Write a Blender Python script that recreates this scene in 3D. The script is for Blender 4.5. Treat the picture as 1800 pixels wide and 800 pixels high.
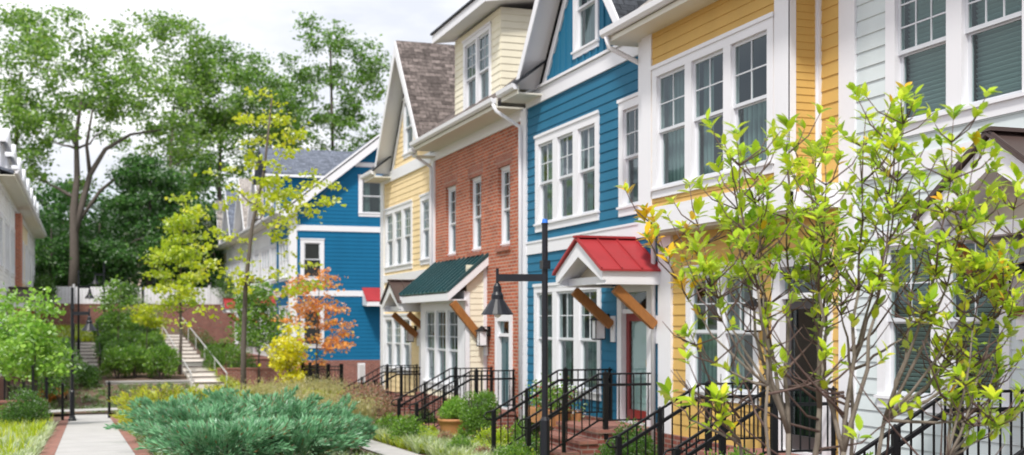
import bpy, math, random
import numpy as np
from mathutils import Vector, Matrix, noise
sc = bpy.context.scene
for o in list(bpy.data.objects): bpy.data.objects.remove(o)
COL = sc.collection
R = math.radians
# ------------------------------------------------------------------ camera
YAW = math.atan(750 / 2150)
S_, C_ = math.sin(YAW), math.cos(YAW)
cam = bpy.data.cameras.new('camera'); co = bpy.data.objects.new('camera', cam); COL.objects.link(co)
cam.sensor_width = 36; cam.lens = 36 * 2150 / 1800; cam.shift_y = 168 / 1800
cam.clip_start = .1; cam.clip_end = 3000
co.location = (0, 0, 0); co.rotation_euler = (R(90), 0, -YAW)
cam.dof.use_dof = True; cam.dof.focus_distance = 8.0; cam.dof.aperture_fstop = 2.6
sc.camera = co
# ------------------------------------------------------------------ world, sun, exposure
SUN_EL, SUN_AZ = R(54), R(216)      # azimuth from +Y, clockwise: behind the camera, to its left
w = bpy.data.worlds.new('World'); sc.world = w; w.use_nodes = True
nt = w.node_tree; nt.nodes.clear()
out = nt.nodes.new('ShaderNodeOutputWorld'); mixs = nt.nodes.new('ShaderNodeMixShader')
bs = nt.nodes.new('ShaderNodeBackground'); bc = nt.nodes.new('ShaderNodeBackground')
sky = nt.nodes.new('ShaderNodeTexSky'); sky.sky_type = 'NISHITA'; sky.sun_disc = False
sky.sun_elevation = SUN_EL; sky.sun_rotation = SUN_AZ
nt.links.new(sky.outputs[0], bs.inputs[0]); bs.inputs[1].default_value = .13
tc = nt.nodes.new('ShaderNodeTexCoord'); mp = nt.nodes.new('ShaderNodeMapping'); mp.inputs['Scale'].default_value = (1, 1, 2.6)
n1 = nt.nodes.new('ShaderNodeTexNoise'); n1.inputs['Scale'].default_value = 3.2; n1.inputs['Detail'].default_value = 7; n1.inputs['Roughness'].default_value = .55
n2 = nt.nodes.new('ShaderNodeTexNoise'); n2.inputs['Scale'].default_value = 2.1; n2.inputs['Detail'].default_value = 6
nt.links.new(tc.outputs['Generated'], mp.inputs[0]); nt.links.new(mp.outputs[0], n1.inputs[0]); nt.links.new(mp.outputs[0], n2.inputs[0])
r1 = nt.nodes.new('ShaderNodeValToRGB'); r1.color_ramp.elements[0].position = .42; r1.color_ramp.elements[1].position = .62
r1.color_ramp.elements[0].color = (.66, .69, .76, 1); r1.color_ramp.elements[1].color = (.98, .985, 1.0, 1)
r2 = nt.nodes.new('ShaderNodeValToRGB'); r2.color_ramp.elements[0].position = .30; r2.color_ramp.elements[1].position = .44
r2.color_ramp.elements[0].color = (.55, .55, .55, 1)
nt.links.new(n1.outputs[0], r1.inputs[0]); nt.links.new(n2.outputs[0], r2.inputs[0])
nt.links.new(r1.outputs[0], bc.inputs[0]); bc.inputs[1].default_value = 1.0
nt.links.new(r2.outputs[0], mixs.inputs[0]); nt.links.new(bs.outputs[0], mixs.inputs[1]); nt.links.new(bc.outputs[0], mixs.inputs[2])
nt.links.new(mixs.outputs[0], out.inputs[0])
sl = bpy.data.lights.new('sun', 'SUN'); sl.energy = 2.8; sl.angle = R(7); sl.color = (1, .95, .88)
so = bpy.data.objects.new('sun', sl); COL.objects.link(so)
sd = Vector((math.sin(SUN_AZ) * math.cos(SUN_EL), math.cos(SUN_AZ) * math.cos(SUN_EL), math.sin(SUN_EL)))
so.rotation_euler = sd.to_track_quat('Z', 'Y').to_euler()
sc.view_settings.view_transform = 'Standard'; sc.view_settings.look = 'None'
sc.view_settings.exposure = .40; sc.view_settings.gamma = 1; sc.view_settings.use_curve_mapping = False
sc.cycles.max_bounces = 6; sc.cycles.transparent_max_bounces = 12

# ------------------------------------------------------------------ materials
def lin(c):
    return tuple((x / 255 / 12.92 if x / 255 <= .04045 else ((x / 255 + .055) / 1.055) ** 2.4) for x in c)
class NT:
    def __init__(s, name):
        s.m = bpy.data.materials.new(name); s.m.use_nodes = True; s.t = s.m.node_tree
        s.b = s.t.nodes['Principled BSDF']; s.o = s.t.nodes['Material Output']
    def n(s, k, **kw):
        x = s.t.nodes.new(k)
        for a, v in kw.items():
            if a in x.inputs: x.inputs[a].default_value = v
            else: setattr(x, a, v)
        return x
    def l(s, a, b): s.t.links.new(a, b)
def rgba(c): return (c[0], c[1], c[2], 1)
def mul(c, f): return tuple(min(1, x * f) for x in c)
def m_plain(name, c, rough=.55, var=.12, scale=3.0, bump=.0, metal=0, spec=.5, stretch=(1, 1, 1), bscale=60):
    k = NT(name); b = k.b
    tcn = k.n('ShaderNodeTexCoord'); mpn = k.n('ShaderNodeMapping'); mpn.inputs['Scale'].default_value = stretch
    k.l(tcn.outputs['Object'], mpn.inputs[0])
    no = k.n('ShaderNodeTexNoise', Scale=scale, Detail=5.0); k.l(mpn.outputs[0], no.inputs[0])
    mx = k.n('ShaderNodeMix', data_type='RGBA')
    mx.inputs[6].default_value = rgba(mul(c, 1 - var)); mx.inputs[7].default_value = rgba(mul(c, 1 + var))
    k.l(no.outputs[0], mx.inputs[0]); k.l(mx.outputs[2], b.inputs['Base Color'])
    b.inputs['Roughness'].default_value = rough; b.inputs['Metallic'].default_value = metal; b.inputs['Specular IOR Level'].default_value = spec
    if bump:
        nb = k.n('ShaderNodeTexNoise', Scale=bscale, Detail=4.0); k.l(mpn.outputs[0], nb.inputs[0])
        bp = k.n('ShaderNodeBump', Strength=bump, Distance=.01); k.l(nb.outputs[0], bp.inputs['Height']); k.l(bp.outputs[0], b.inputs['Normal'])
    return k.m
def m_brick(name, c1, c2, mortar, bw=.215, rh=.075, ms=.011, bump=.6, rough=.8, off=.5, big=.25, rot=0):
    k = NT(name); b = k.b
    uv = k.n('ShaderNodeUVMap'); mpn = k.n('ShaderNodeMapping'); mpn.inputs['Rotation'].default_value = (0, 0, rot)
    k.l(uv.outputs[0], mpn.inputs[0])
    br = k.n('ShaderNodeTexBrick', offset=off)
    br.inputs['Scale'].default_value = 1; br.inputs['Brick Width'].default_value = bw; br.inputs['Row Height'].default_value = rh
    br.inputs['Mortar Size'].default_value = ms; br.inputs['Mortar Smooth'].default_value = .2; br.inputs['Bias'].default_value = 0
    br.inputs['Color1'].default_value = rgba(c1); br.inputs['Color2'].default_value = rgba(c2); br.inputs['Mortar'].default_value = rgba(mortar)
    k.l(mpn.outputs[0], br.inputs[0])
    no = k.n('ShaderNodeTexNoise', Scale=1.3, Detail=6.0); k.l(mpn.outputs[0], no.inputs[0])
    mr = k.n('ShaderNodeMapRange'); mr.inputs[3].default_value = 1 - big; mr.inputs[4].default_value = 1 + big; k.l(no.outputs[0], mr.inputs[0])
    no2 = k.n('ShaderNodeTexNoise', Scale=7.0, Detail=2.0); k.l(mpn.outputs[0], no2.inputs[0])
    mr2 = k.n('ShaderNodeMapRange'); mr2.inputs[3].default_value = .8; mr2.inputs[4].default_value = 1.2; k.l(no2.outputs[0], mr2.inputs[0])
    mm = k.n('ShaderNodeMath', operation='MULTIPLY'); k.l(mr.outputs[0], mm.inputs[0]); k.l(mr2.outputs[0], mm.inputs[1])
    vm = k.n('ShaderNodeVectorMath', operation='SCALE'); k.l(br.outputs[0], vm.inputs[0]); k.l(mm.outputs[0], vm.inputs['Scale'])
    k.l(vm.outputs[0], b.inputs['Base Color'])
    bp = k.n('ShaderNodeBump', Strength=bump, Distance=.008, invert=True); k.l(br.outputs['Fac'], bp.inputs['Height']); k.l(bp.outputs[0], b.inputs['Normal'])
    b.inputs['Roughness'].default_value = rough; b.inputs['Specular IOR Level'].default_value = .25
    return k.m
def m_shingle(name, c, row=.14, bw=.26, contrast=.45, wide=1):
    k = NT(name); b = k.b
    uv = k.n('ShaderNodeUVMap')
    br = k.n('ShaderNodeTexBrick', offset=.37)
    br.inputs['Scale'].default_value = 1; br.inputs['Brick Width'].default_value = bw; br.inputs['Row Height'].default_value = row
    br.inputs['Mortar Size'].default_value = .008; br.inputs['Mortar Smooth'].default_value = .3
    br.inputs['Color1'].default_value = rgba(mul(c, 1 + contrast)); br.inputs['Color2'].default_value = rgba(mul(c, 1 - contrast)); br.inputs['Mortar'].default_value = rgba(mul(c, .35))
    k.l(uv.outputs[0], br.inputs[0])
    no = k.n('ShaderNodeTexNoise', Scale=9.0, Detail=3.0); k.l(uv.outputs[0], no.inputs[0])
    mr = k.n('ShaderNodeMapRange'); mr.inputs[1].default_value = .3; mr.inputs[2].default_value = .7; mr.inputs[3].default_value = .62; mr.inputs[4].default_value = 1.4; k.l(no.outputs[0], mr.inputs[0])
    vm = k.n('ShaderNodeVectorMath', operation='SCALE'); k.l(br.outputs[0], vm.inputs[0]); k.l(mr.outputs[0], vm.inputs['Scale'])
    k.l(vm.outputs[0], b.inputs['Base Color']); b.inputs['Roughness'].default_value = .9; b.inputs['Specular IOR Level'].default_value = .2
    bp = k.n('ShaderNodeBump', Strength=.7, Distance=.01, invert=True); k.l(br.outputs['Fac'], bp.inputs['Height']); k.l(bp.outputs[0], b.inputs['Normal'])
    return k.m
def m_leaf(name, c1, c2, c3=None, p3=.88, trans=.42, rough=.55, ns=.9, gloss=.25):
    k = NT(name); b = k.b
    g = k.n('ShaderNodeNewGeometry'); tcn = k.n('ShaderNodeTexCoord')
    no = k.n('ShaderNodeTexNoise', Scale=ns, Detail=2.0); k.l(tcn.outputs['Object'], no.inputs[0])
    ad = k.n('ShaderNodeMath', operation='MULTIPLY_ADD'); ad.inputs[1].default_value = .55; k.l(g.outputs['Random Per Island'], ad.inputs[0])
    ml = k.n('ShaderNodeMath', operation='MULTIPLY'); ml.inputs[1].default_value = .5; k.l(no.outputs[0], ml.inputs[0]); k.l(ml.outputs[0], ad.inputs[2])
    rp = k.n('ShaderNodeValToRGB'); e = rp.color_ramp.elements
    e[0].position = .12; e[0].color = rgba(c1); e[1].position = .75; e[1].color = rgba(c2)
    if c3: x = e.new(p3); x.color = rgba(c3)
    k.l(ad.outputs[0], rp.inputs[0])
    df = k.n('ShaderNodeBsdfDiffuse'); tr = k.n('ShaderNodeBsdfTranslucent'); gl = k.n('ShaderNodeBsdfGlossy', Roughness=rough)
    gl.inputs[0].default_value = (1, 1, 1, 1)
    k.l(rp.outputs[0], df.inputs[0]); k.l(rp.outputs[0], tr.inputs[0])
    a = k.n('ShaderNodeMixShader', Fac=trans); k.l(df.outputs[0], a.inputs[1]); k.l(tr.outputs[0], a.inputs[2])
    fr = k.n('ShaderNodeFresnel', IOR=1.35)
    fm = k.n('ShaderNodeMath', operation='MULTIPLY'); fm.inputs[1].default_value = gloss; k.l(fr.outputs[0], fm.inputs[0])
    c = k.n('ShaderNodeMixShader'); k.l(fm.outputs[0], c.inputs[0]); k.l(a.outputs[0], c.inputs[1]); k.l(gl.outputs[0], c.inputs[2])
    k.l(c.outputs[0], k.o.inputs[0]); k.t.nodes.remove(b)
    return k.m
def m_glass(name, tint=(.62, .74, .72), base=.06, top=.62):
    k = NT(name); k.t.nodes.remove(k.b)
    tr = k.n('ShaderNodeBsdfTransparent'); tr.inputs[0].default_value = rgba(tint)
    gl = k.n('ShaderNodeBsdfGlossy', Roughness=.04); gl.inputs[0].default_value = (.8, .9, .95, 1)
    tcn = k.n('ShaderNodeTexCoord'); no = k.n('ShaderNodeTexNoise', Scale=1.2, Detail=1.0); k.l(tcn.outputs['Object'], no.inputs[0])
    bp = k.n('ShaderNodeBump', Strength=.15, Distance=.02); k.l(no.outputs[0], bp.inputs['Height']); k.l(bp.outputs[0], gl.inputs['Normal'])
    lw = k.n('ShaderNodeLayerWeight', Blend=.5); pw = k.n('ShaderNodeMath', operation='POWER'); pw.inputs[1].default_value = 3.5; k.l(lw.outputs['Facing'], pw.inputs[0])
    mr = k.n('ShaderNodeMapRange'); mr.inputs[3].default_value = base; mr.inputs[4].default_value = top; k.l(pw.outputs[0], mr.inputs[0])
    mx = k.n('ShaderNodeMixShader'); k.l(mr.outputs[0], mx.inputs[0]); k.l(tr.outputs[0], mx.inputs[1]); k.l(gl.outputs[0], mx.inputs[2])
    k.l(mx.outputs[0], k.o.inputs[0]); return k.m
def m_stripe(name, c1, c2, axis='Z', freq=20.0, rough=.7):
    k = NT(name); tcn = k.n('ShaderNodeTexCoord'); wv = k.n('ShaderNodeTexWave', Scale=freq, Distortion=.6, bands_direction=axis)
    wv.inputs['Detail'].default_value = 1
    k.l(tcn.outputs['Object'], wv.inputs[0]); mx = k.n('ShaderNodeMix', data_type='RGBA')
    mx.inputs[6].default_value = rgba(c1); mx.inputs[7].default_value = rgba(c2)
    k.l(wv.outputs[0], mx.inputs[0]); k.l(mx.outputs[2], k.b.inputs['Base Color']); k.b.inputs['Roughness'].default_value = rough
    return k.m
M = {}
def siding(n, c, var=.14): M[n] = m_plain(n, lin(c), .62, var, 1.6, .2, spec=.14, stretch=(1, 1, .3), bscale=40)
siding('mustard_siding', (212, 175, 104)); siding('blue_siding', (44, 111, 143)); siding('pale_siding', (210, 220, 222))
siding('cream_siding', (236, 213, 168)); siding('ivory_siding', (234, 229, 208)); siding('deep_blue_siding', (24, 104, 146))
siding('white_siding', (226, 226, 226)); siding('sage_siding', (200, 206, 196)); siding('buff_siding', (224, 210, 178))
M['trim'] = m_plain('white_trim', lin((234, 235, 240)), .42, .035, 1.5, .05)
M['soffit'] = m_plain('soffit_paint', lin((226, 224, 212)), .6, .05, 2)
M['ceiling'] = m_plain('portico_ceiling', lin((196, 186, 168)), .6, .06, 3)
M['sash'] = m_plain('sash_vinyl', lin((214, 218, 224)), .4, .04, 3)
M['brick'] = m_brick('red_brick', (.53, .145, .07), (.33, .08, .042), (.47, .32, .25), ms=.013)
M['brick_low'] = m_brick('garden_brick', (.30, .10, .075), (.21, .07, .055), (.30, .23, .2))
M['brick_lintel'] = m_brick('brick_lintel', (.40, .12, .07), (.33, .095, .06), (.42, .32, .27), bw=.075, rh=.26, off=0)
M['paver'] = m_brick('brick_paver', (.36, .17, .13), (.27, .12, .10), (.24, .18, .15), bw=.2, rh=.1, ms=.006, rough=.85)
M['concrete'] = m_plain('concrete', (.47, .46, .45), .85, .17, 2.4, .35, bscale=90)
M['step_stone'] = m_plain('step_stone', (.72, .68, .64), .85, .12, 5, .2)
M['step_shadow'] = m_plain('step_shadow', (.10, .07, .06), .8, .2, 5)
M['sh_grey'] = m_shingle('weathered_shingle', (.155, .13, .122))
M['sh_dark'] = m_shingle('charcoal_shingle', (.05, .055, .065))
M['sh_slate'] = m_shingle('slate_shingle', (.15, .17, .215), contrast=.25)
M['sh_tan'] = m_shingle('tan_shingle', (.36, .33, .31), contrast=.25)
M['red_metal'] = m_plain('red_metal_roof', (.36, .035, .04), .5, .25, 2.2, spec=.35)
M['green_metal'] = m_plain('green_metal_roof', (.012, .065, .075), .28, .3, 3, metal=.0, spec=.9)
M['brown_metal'] = m_plain('brown_metal_roof', (.075, .05, .045), .45, .15, 4)
M['wood'] = m_plain('cedar_bracket', (.33, .135, .035), .5, .35, 6, .2, stretch=(4, 4, 1))
M['iron'] = m_plain('black_iron', (.006, .007, .009), .45, .2, 8, spec=.3)
M['lamp_black'] = m_plain('lamp_black', (.010, .012, .018), .35, .2, 8, spec=.45)
M['blue_tape'] = m_plain('blue_tape', (.03, .2, .75), .5, .1)
M['glass'] = m_glass('window_glass')
M['frosted'] = m_plain('lantern_glass', (.82, .83, .86), .3, .1, 8)
M['interior'] = m_plain('dark_room', (.022, .026, .026), .9, .2)
M['blind'] = m_stripe('venetian_blind', (.50, .56, .54), (.20, .26, .26), 'Z', 6.5)
M['curtain'] = m_stripe('curtain_cloth', (.24, .295, .295), (.10, .135, .135), 'Y', 2.6)
M['door_red'] = m_plain('door_red', (.22, .022, .02), .35, .1); M['door_dark'] = m_plain('door_dark', (.05, .042, .045), .4, .2)
M['door_teal'] = m_plain('door_teal', (.03, .10, .12), .35, .1); M['brass'] = m_plain('brass', (.5, .36, .15), .3, .1, metal=.8)
M['bark'] = m_plain('bark', (.12, .10, .085), .9, .35, 8, .6, stretch=(2, 2, .5))
M['bark_dark'] = m_plain('bark_dark', (.09, .075, .065), .9, .35, 6, .6, stretch=(2, 2, .5))
M['stem_grey'] = m_plain('stem_bark', (.20, .17, .14), .85, .4, 14, .5, stretch=(2, 2, .6))
M['twig'] = m_plain('twig_bark', (.13, .085, .075), .8, .3, 20)
M['soil'] = m_plain('mulch', (.16, .105, .075), .95, .45, 7, .9, bscale=25)
M['terracotta'] = m_plain('terracotta', (.52, .24, .10), .7, .12)
M['utility'] = m_plain('grey_box', (.55, .55, .55), .5, .05)
M['pink_stucco'] = m_plain('stucco', (.68, .55, .48), .8, .06)
M['lf_wood'] = m_leaf('woodland_leaves', (.04, .12, .02), (.22, .42, .06), (.42, .58, .10), ns=.5)
M['lf_wood2'] = m_leaf('light_woodland_leaves', (.06, .17, .03), (.30, .50, .08), (.50, .64, .13), ns=.5)
M['lf_dark'] = m_leaf('dark_evergreen_leaves', (.02, .08, .02), (.10, .25, .05), (.20, .38, .07), ns=.5)
M['lf_lime'] = m_leaf('lime_leaves', (.38, .52, .025), (.66, .72, .045), (.80, .72, .06), ns=1.5, trans=.5)
M['lf_lime2'] = m_leaf('yellow_lime_leaves', (.32, .50, .03), (.58, .68, .05), (.74, .70, .06), ns=1.5, trans=.5)
M['lf_yellow'] = m_leaf('yellow_leaves', (.55, .6, .02), (.85, .78, .03), (.85, .6, .03), ns=2)
M['lf_orange'] = m_leaf('orange_leaves', (.74, .24, .08), (.88, .48, .12), (.58, .68, .10), ns=2)
M['lf_bright'] = m_leaf('bright_green_leaves', (.16, .38, .04), (.36, .60, .09), (.50, .68, .16), ns=1.5)
M['lf_mid'] = m_leaf('mid_green_leaves', (.07, .20, .02), (.24, .42, .06), (.36, .48, .07), ns=1.5)
M['lf_box'] = m_leaf('boxwood_leaves', (.04, .12, .02), (.13, .27, .045), (.22, .36, .06), ns=2)
M['lf_fg'] = m_leaf('shrub_leaves', (.21, .46, .03), (.68, .82, .05), (.88, .86, .07), .82, trans=.5, rough=.4, ns=1.6, gloss=.3)
M['lf_fgy'] = m_leaf('turning_leaves', (.75, .6, .03), (.85, .5, .03), (.7, .22, .04), trans=.4, ns=2)
M['juniper'] = m_leaf('juniper_sprays', (.06, .22, .09), (.26, .54, .29), (.50, .74, .52), trans=.3, ns=4.5)
M['juniper_y'] = m_leaf('golden_juniper_sprays', (.24, .32, .03), (.52, .55, .05), (.7, .6, .06), trans=.2, ns=1.6)
M['gr_gold'] = m_leaf('golden_grass', (.30, .34, .10), (.62, .55, .26), (.75, .66, .42), ns=2)
M['gr_yg'] = m_leaf('yellow_green_grass', (.26, .42, .02), (.58, .66, .035), (.72, .68, .06), ns=2)
M['gr_pale'] = m_leaf('variegated_grass', (.26, .40, .12), (.55, .62, .32), (.76, .76, .58), ns=2)
M['gr_lawn'] = m_leaf('lawn_grass', (.10, .2, .04), (.24, .36, .09), (.36, .4, .14), ns=1)
M['lf_dead'] = m_leaf('dead_sprays', (.13, .07, .03), (.30, .19, .08), ns=2)
M['pinkish'] = m_leaf('pink_tinged_leaves', (.10, .2, .06), (.3, .28, .12), (.55, .25, .2), .7, ns=2)
M['petal_w'] = m_leaf('white_petals', (.7, .68, .72), (.8, .8, .82)); M['petal_r'] = m_leaf('red_petals', (.5, .03, .05), (.6, .08, .12))

# ------------------------------------------------------------------ object helpers
def tag(o, label=None, cat=None, group=None, kind=None):
    if label: o['label'] = label
    if cat: o['category'] = cat
    if group: o['group'] = group
    if kind: o['kind'] = kind
    return o
def thing(name, label, cat, loc=(0, 0, 0), group=None):
    o = bpy.data.objects.new(name, None); o.empty_display_size = .3; COL.objects.link(o); o.location = loc
    o['org'] = list(loc); return tag(o, label, cat, group)
def add_uv(me):
    n = len(me.polygons)
    if not n: return
    uvl = me.uv_layers.new(name='UVMap')
    for p in me.polygons:
        nn = p.normal
        if abs(nn.z) > .98: u, v = Vector((1, 0, 0)), Vector((0, 1, 0))
        else:
            u = Vector((0, 0, 1)).cross(nn).normalized(); v = nn.cross(u)
        for li in p.loop_indices:
            c = me.vertices[me.loops[li].vertex_index].co
            uvl.data[li].uv = (c.dot(u), c.dot(v))
class MB:
    def __init__(s): s.v = []; s.f = []
    def quadbox(s, pts):       # 8 points: bottom 4 (ccw), top 4
        i = len(s.v); s.v += [tuple(p) for p in pts]
        s.f += [(i, i+3, i+2, i+1), (i+4, i+5, i+6, i+7), (i, i+1, i+5, i+4), (i+1, i+2, i+6, i+5), (i+2, i+3, i+7, i+6), (i+3, i, i+4, i+7)]
    def box(s, x0, x1, y0, y1, z0, z1):
        s.quadbox([(x0, y0, z0), (x1, y0, z0), (x1, y1, z0), (x0, y1, z0), (x0, y0, z1), (x1, y0, z1), (x1, y1, z1), (x0, y1, z1)])
    def face(s, pts): i = len(s.v); s.v += [tuple(p) for p in pts]; s.f.append(tuple(range(i, i + len(pts))))
    def prism(s, poly, d):      # polygon points (3D) extruded by vector d
        i = len(s.v); n = len(poly); d = Vector(d)
        s.v += [tuple(p) for p in poly] + [tuple(Vector(p) + d) for p in poly]
        s.f += [tuple(range(i, i + n))[::-1], tuple(range(i + n, i + 2 * n))]
        for k in range(n): s.f.append((i + k, i + (k + 1) % n, i + n + (k + 1) % n, i + n + k))
    def bar(s, a, b, w, h, up=(0, 0, 1)):
        a, b = Vector(a), Vector(b); d = (b - a).normalized(); up = Vector(up)
        if abs(d.dot(up)) > .98: up = Vector((1, 0, 0))
        r = d.cross(up).normalized(); u = r.cross(d); p = []
        for q in (a, b): p += [q - r * w / 2 - u * h / 2, q + r * w / 2 - u * h / 2, q + r * w / 2 + u * h / 2, q - r * w / 2 + u * h / 2]
        s.quadbox(p)
    def tube(s, pts, rad, n=6, cap=True):
        pts = [Vector(p) for p in pts]
        if not isinstance(rad, (list, tuple)): rad = [rad] * len(pts)
        i0 = len(s.v); ref = Vector((.31, .17, .93)).normalized(); prev = None
        for k, p in enumerate(pts):
            d = (pts[min(k + 1, len(pts) - 1)] - pts[max(k - 1, 0)])
            d = d.normalized() if d.length > 1e-9 else Vector((0, 0, 1))
            if prev is None: r = d.cross(ref if abs(d.dot(ref)) < .9 else Vector((1, 0, 0))).normalized()
            else:
                r = prev - d * prev.dot(d); r = r.normalized() if r.length > 1e-6 else d.orthogonal().normalized()
            prev = r; u = d.cross(r)
            for j in range(n):
                t = 2 * math.pi * j / n; s.v.append(tuple(p + (r * math.cos(t) + u * math.sin(t)) * rad[k]))
        for k in range(len(pts) - 1):
            for j in range(n):
                a = i0 + k * n + j; b = i0 + k * n + (j + 1) % n; s.f.append((a, b, b + n, a + n))
        if cap: s.f.append(tuple(i0 + j for j in range(n))[::-1]); s.f.append(tuple(i0 + (len(pts) - 1) * n + j for j in range(n)))
    def lathe(s, c, prof, n=16):   # prof: (radius, z)
        s.tube([(c[0], c[1], c[2] + z) for r, z in prof], [max(r, .0005) for r, z in prof], n)
    def build(s, name, mat, parent=None, smooth=False, bevel=0, uv=True):
        org = Vector((0, 0, 0))
        if parent is not None:
            top = parent
            while top.parent: top = top.parent
            org = Vector(top['org']) if 'org' in top else Vector((0, 0, 0))
        me = bpy.data.meshes.new(name)
        me.from_pydata([tuple(Vector(p) - org) for p in s.v], [], s.f); me.update()
        import bmesh
        bm = bmesh.new(); bm.from_mesh(me); bmesh.ops.recalc_face_normals(bm, faces=bm.faces); bm.to_mesh(me); bm.free()
        if uv: add_uv(me)
        me.materials.append(M[mat] if isinstance(mat, str) else mat)
        if smooth: me.shade_smooth()
        o = bpy.data.objects.new(name, me); COL.objects.link(o)
        if parent is not None: o.parent = parent
        if bevel:
            b = o.modifiers.new('bevel', 'BEVEL'); b.width = bevel; b.segments = 2; b.limit_method = 'ANGLE'
        return o
def npmesh(name, V, F, mat, parent=None, loc=None):
    """V (n,3) local coordinates, F (m,k) same-size faces"""
    me = bpy.data.meshes.new(name); k = F.shape[1]
    me.vertices.add(len(V)); me.vertices.foreach_set('co', V.astype('f').ravel())
    me.loops.add(F.size); me.loops.foreach_set('vertex_index', F.astype('i').ravel())
    me.polygons.add(len(F)); me.polygons.foreach_set('loop_start', np.arange(0, F.size, k, dtype='i'))
    me.update(calc_edges=True); me.materials.append(M[mat])
    o = bpy.data.objects.new(name, me); COL.objects.link(o)
    if parent is not None: o.parent = parent
    if loc: o.location = loc
    return o
def copy_tree(o, parent=None):
    c = o.copy(); COL.objects.link(c); c.parent = parent
    for ch in list(o.children): copy_tree(ch, c)
    return c
def place(o, loc, rz=0, s=1, label=None):
    o.location = loc; o.rotation_euler = (0, 0, rz); o.scale = (s, s, s)
    if label: o['label'] = label
    return o
def UX(u, Y): t = (u - 900) / 2150; return Y * (S_ + C_ * t) / (C_ - S_ * t)

# leaves: rhombic leaf-sized faces, each with own direction
def leaf_quads(P, D, L, W, rng, up=None):
    n = len(P); D = D / np.maximum(np.linalg.norm(D, axis=1, keepdims=True), 1e-6)
    rv = rng.normal(size=(n, 3)) if up is None else up + rng.normal(size=(n, 3)) * .35
    S = np.cross(D, rv); S /= np.maximum(np.linalg.norm(S, axis=1, keepdims=True), 1e-6)
    L = np.broadcast_to(np.asarray(L, float), (n,))[:, None]; W = np.broadcast_to(np.asarray(W, float), (n,))[:, None]
    V = np.empty((n, 4, 3)); V[:, 0] = P; V[:, 1] = P + D * L * .5 + S * W * .5; V[:, 2] = P + D * L; V[:, 3] = P + D * L * .5 - S * W * .5
    return V.reshape(-1, 3), np.arange(4 * n).reshape(-1, 4)

# ------------------------------------------------------------------ ground
def sm(x, a, b): t = min(1, max(0, (x - a) / (b - a))); return t * t * (3 - 2 * t)
def ground(x, y):
    zp = -1.2 - .045 * min(max(y, -10), 43)
    zh = -2.12 - .022 * (min(max(y, 5), 60) - 10)
    t = sm(x, 2.2, 5.5); z = zp * (1 - t) + zh * t
    if y > 45.5:
        hill = -3.1 + .75 * sm(y, 46, 49.5) + (y > 49) * min(max(y - 49, 0), 26) * .078
        k = 1 - sm(x, 5.2, 6.6); z = z * (1 - k) + hill * k
    if y > 75: z = max(z, z + (1.0 - z) * sm(y, 75.05, 75.4))
    if y > 115: z += (y - 115) * .02
    return z
def sheet(name, x0, x1, y0, y1, nx, ny, dz, mat, f=ground, kind='structure', xs=None, ys=None):
    xs = np.linspace(x0, x1, nx) if xs is None else xs; ys = np.linspace(y0, y1, ny) if ys is None else ys
    V = np.array([(x, y, f(x, y) + dz) for y in ys for x in xs]); nx, ny = len(xs), len(ys)
    F = np.array([(j * nx + i, j * nx + i + 1, (j + 1) * nx + i + 1, (j + 1) * nx + i) for j in range(ny - 1) for i in range(nx - 1)])
    o = npmesh(name, V, F, mat); add_uv(o.data); tag(o, kind=kind); return o
gx = np.concatenate([[-900, -300, -120, -60, -30], np.linspace(-15, 18, 67), [30, 60, 120, 300, 900]])
gy = np.concatenate([[-600, -200, -60, -20, -8], np.linspace(-4, 44, 70), np.linspace(44.5, 80, 90), [85, 90, 100, 115, 150, 300, 700, 1500]])
sheet('ground', 0, 0, 0, 0, 0, 0, 0, 'soil', xs=gx, ys=gy)
PC, PW = .14, .60
def slab(name, x0, x1, y0, y1, mat, h=.03, ny=40): return sheet(name, x0, x1, y0, y1, 2, ny, h, mat)
# concrete path in cast panels with open joints, brick borders either side
mb = MB(); y = 2.0; rng0 = random.Random(3)
while y < 42.6:
    y1 = y + 1.5
    z0, z1 = ground(PC, y) + .04, ground(PC, y1) + .04
    mb.quadbox([(PC-PW, y+.006, z0-.1), (PC+PW, y+.006, z0-.1), (PC+PW, y1-.006, z1-.1), (PC-PW, y1-.006, z1-.1), (PC-PW, y+.006, z0), (PC+PW, y+.006, z0), (PC+PW, y1-.006, z1), (PC-PW, y1-.006, z1)])
    y = y1
tag(mb.build('path', 'concrete'), kind='structure')
for nm, a, b in (('path_border', PC-PW-.24, PC-PW-.006), ('path_border', PC+PW+.006, PC+PW+.24)): slab(nm, a, b, 2, 43.2, 'paver', .036, 60)
slab('cross_path', -9, 8, 43.6, 45.0, 'concrete', .03, 3)
slab('sidewalk', 4.95, 5.6, 3, 43.6, 'concrete', .03, 60)

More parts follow.
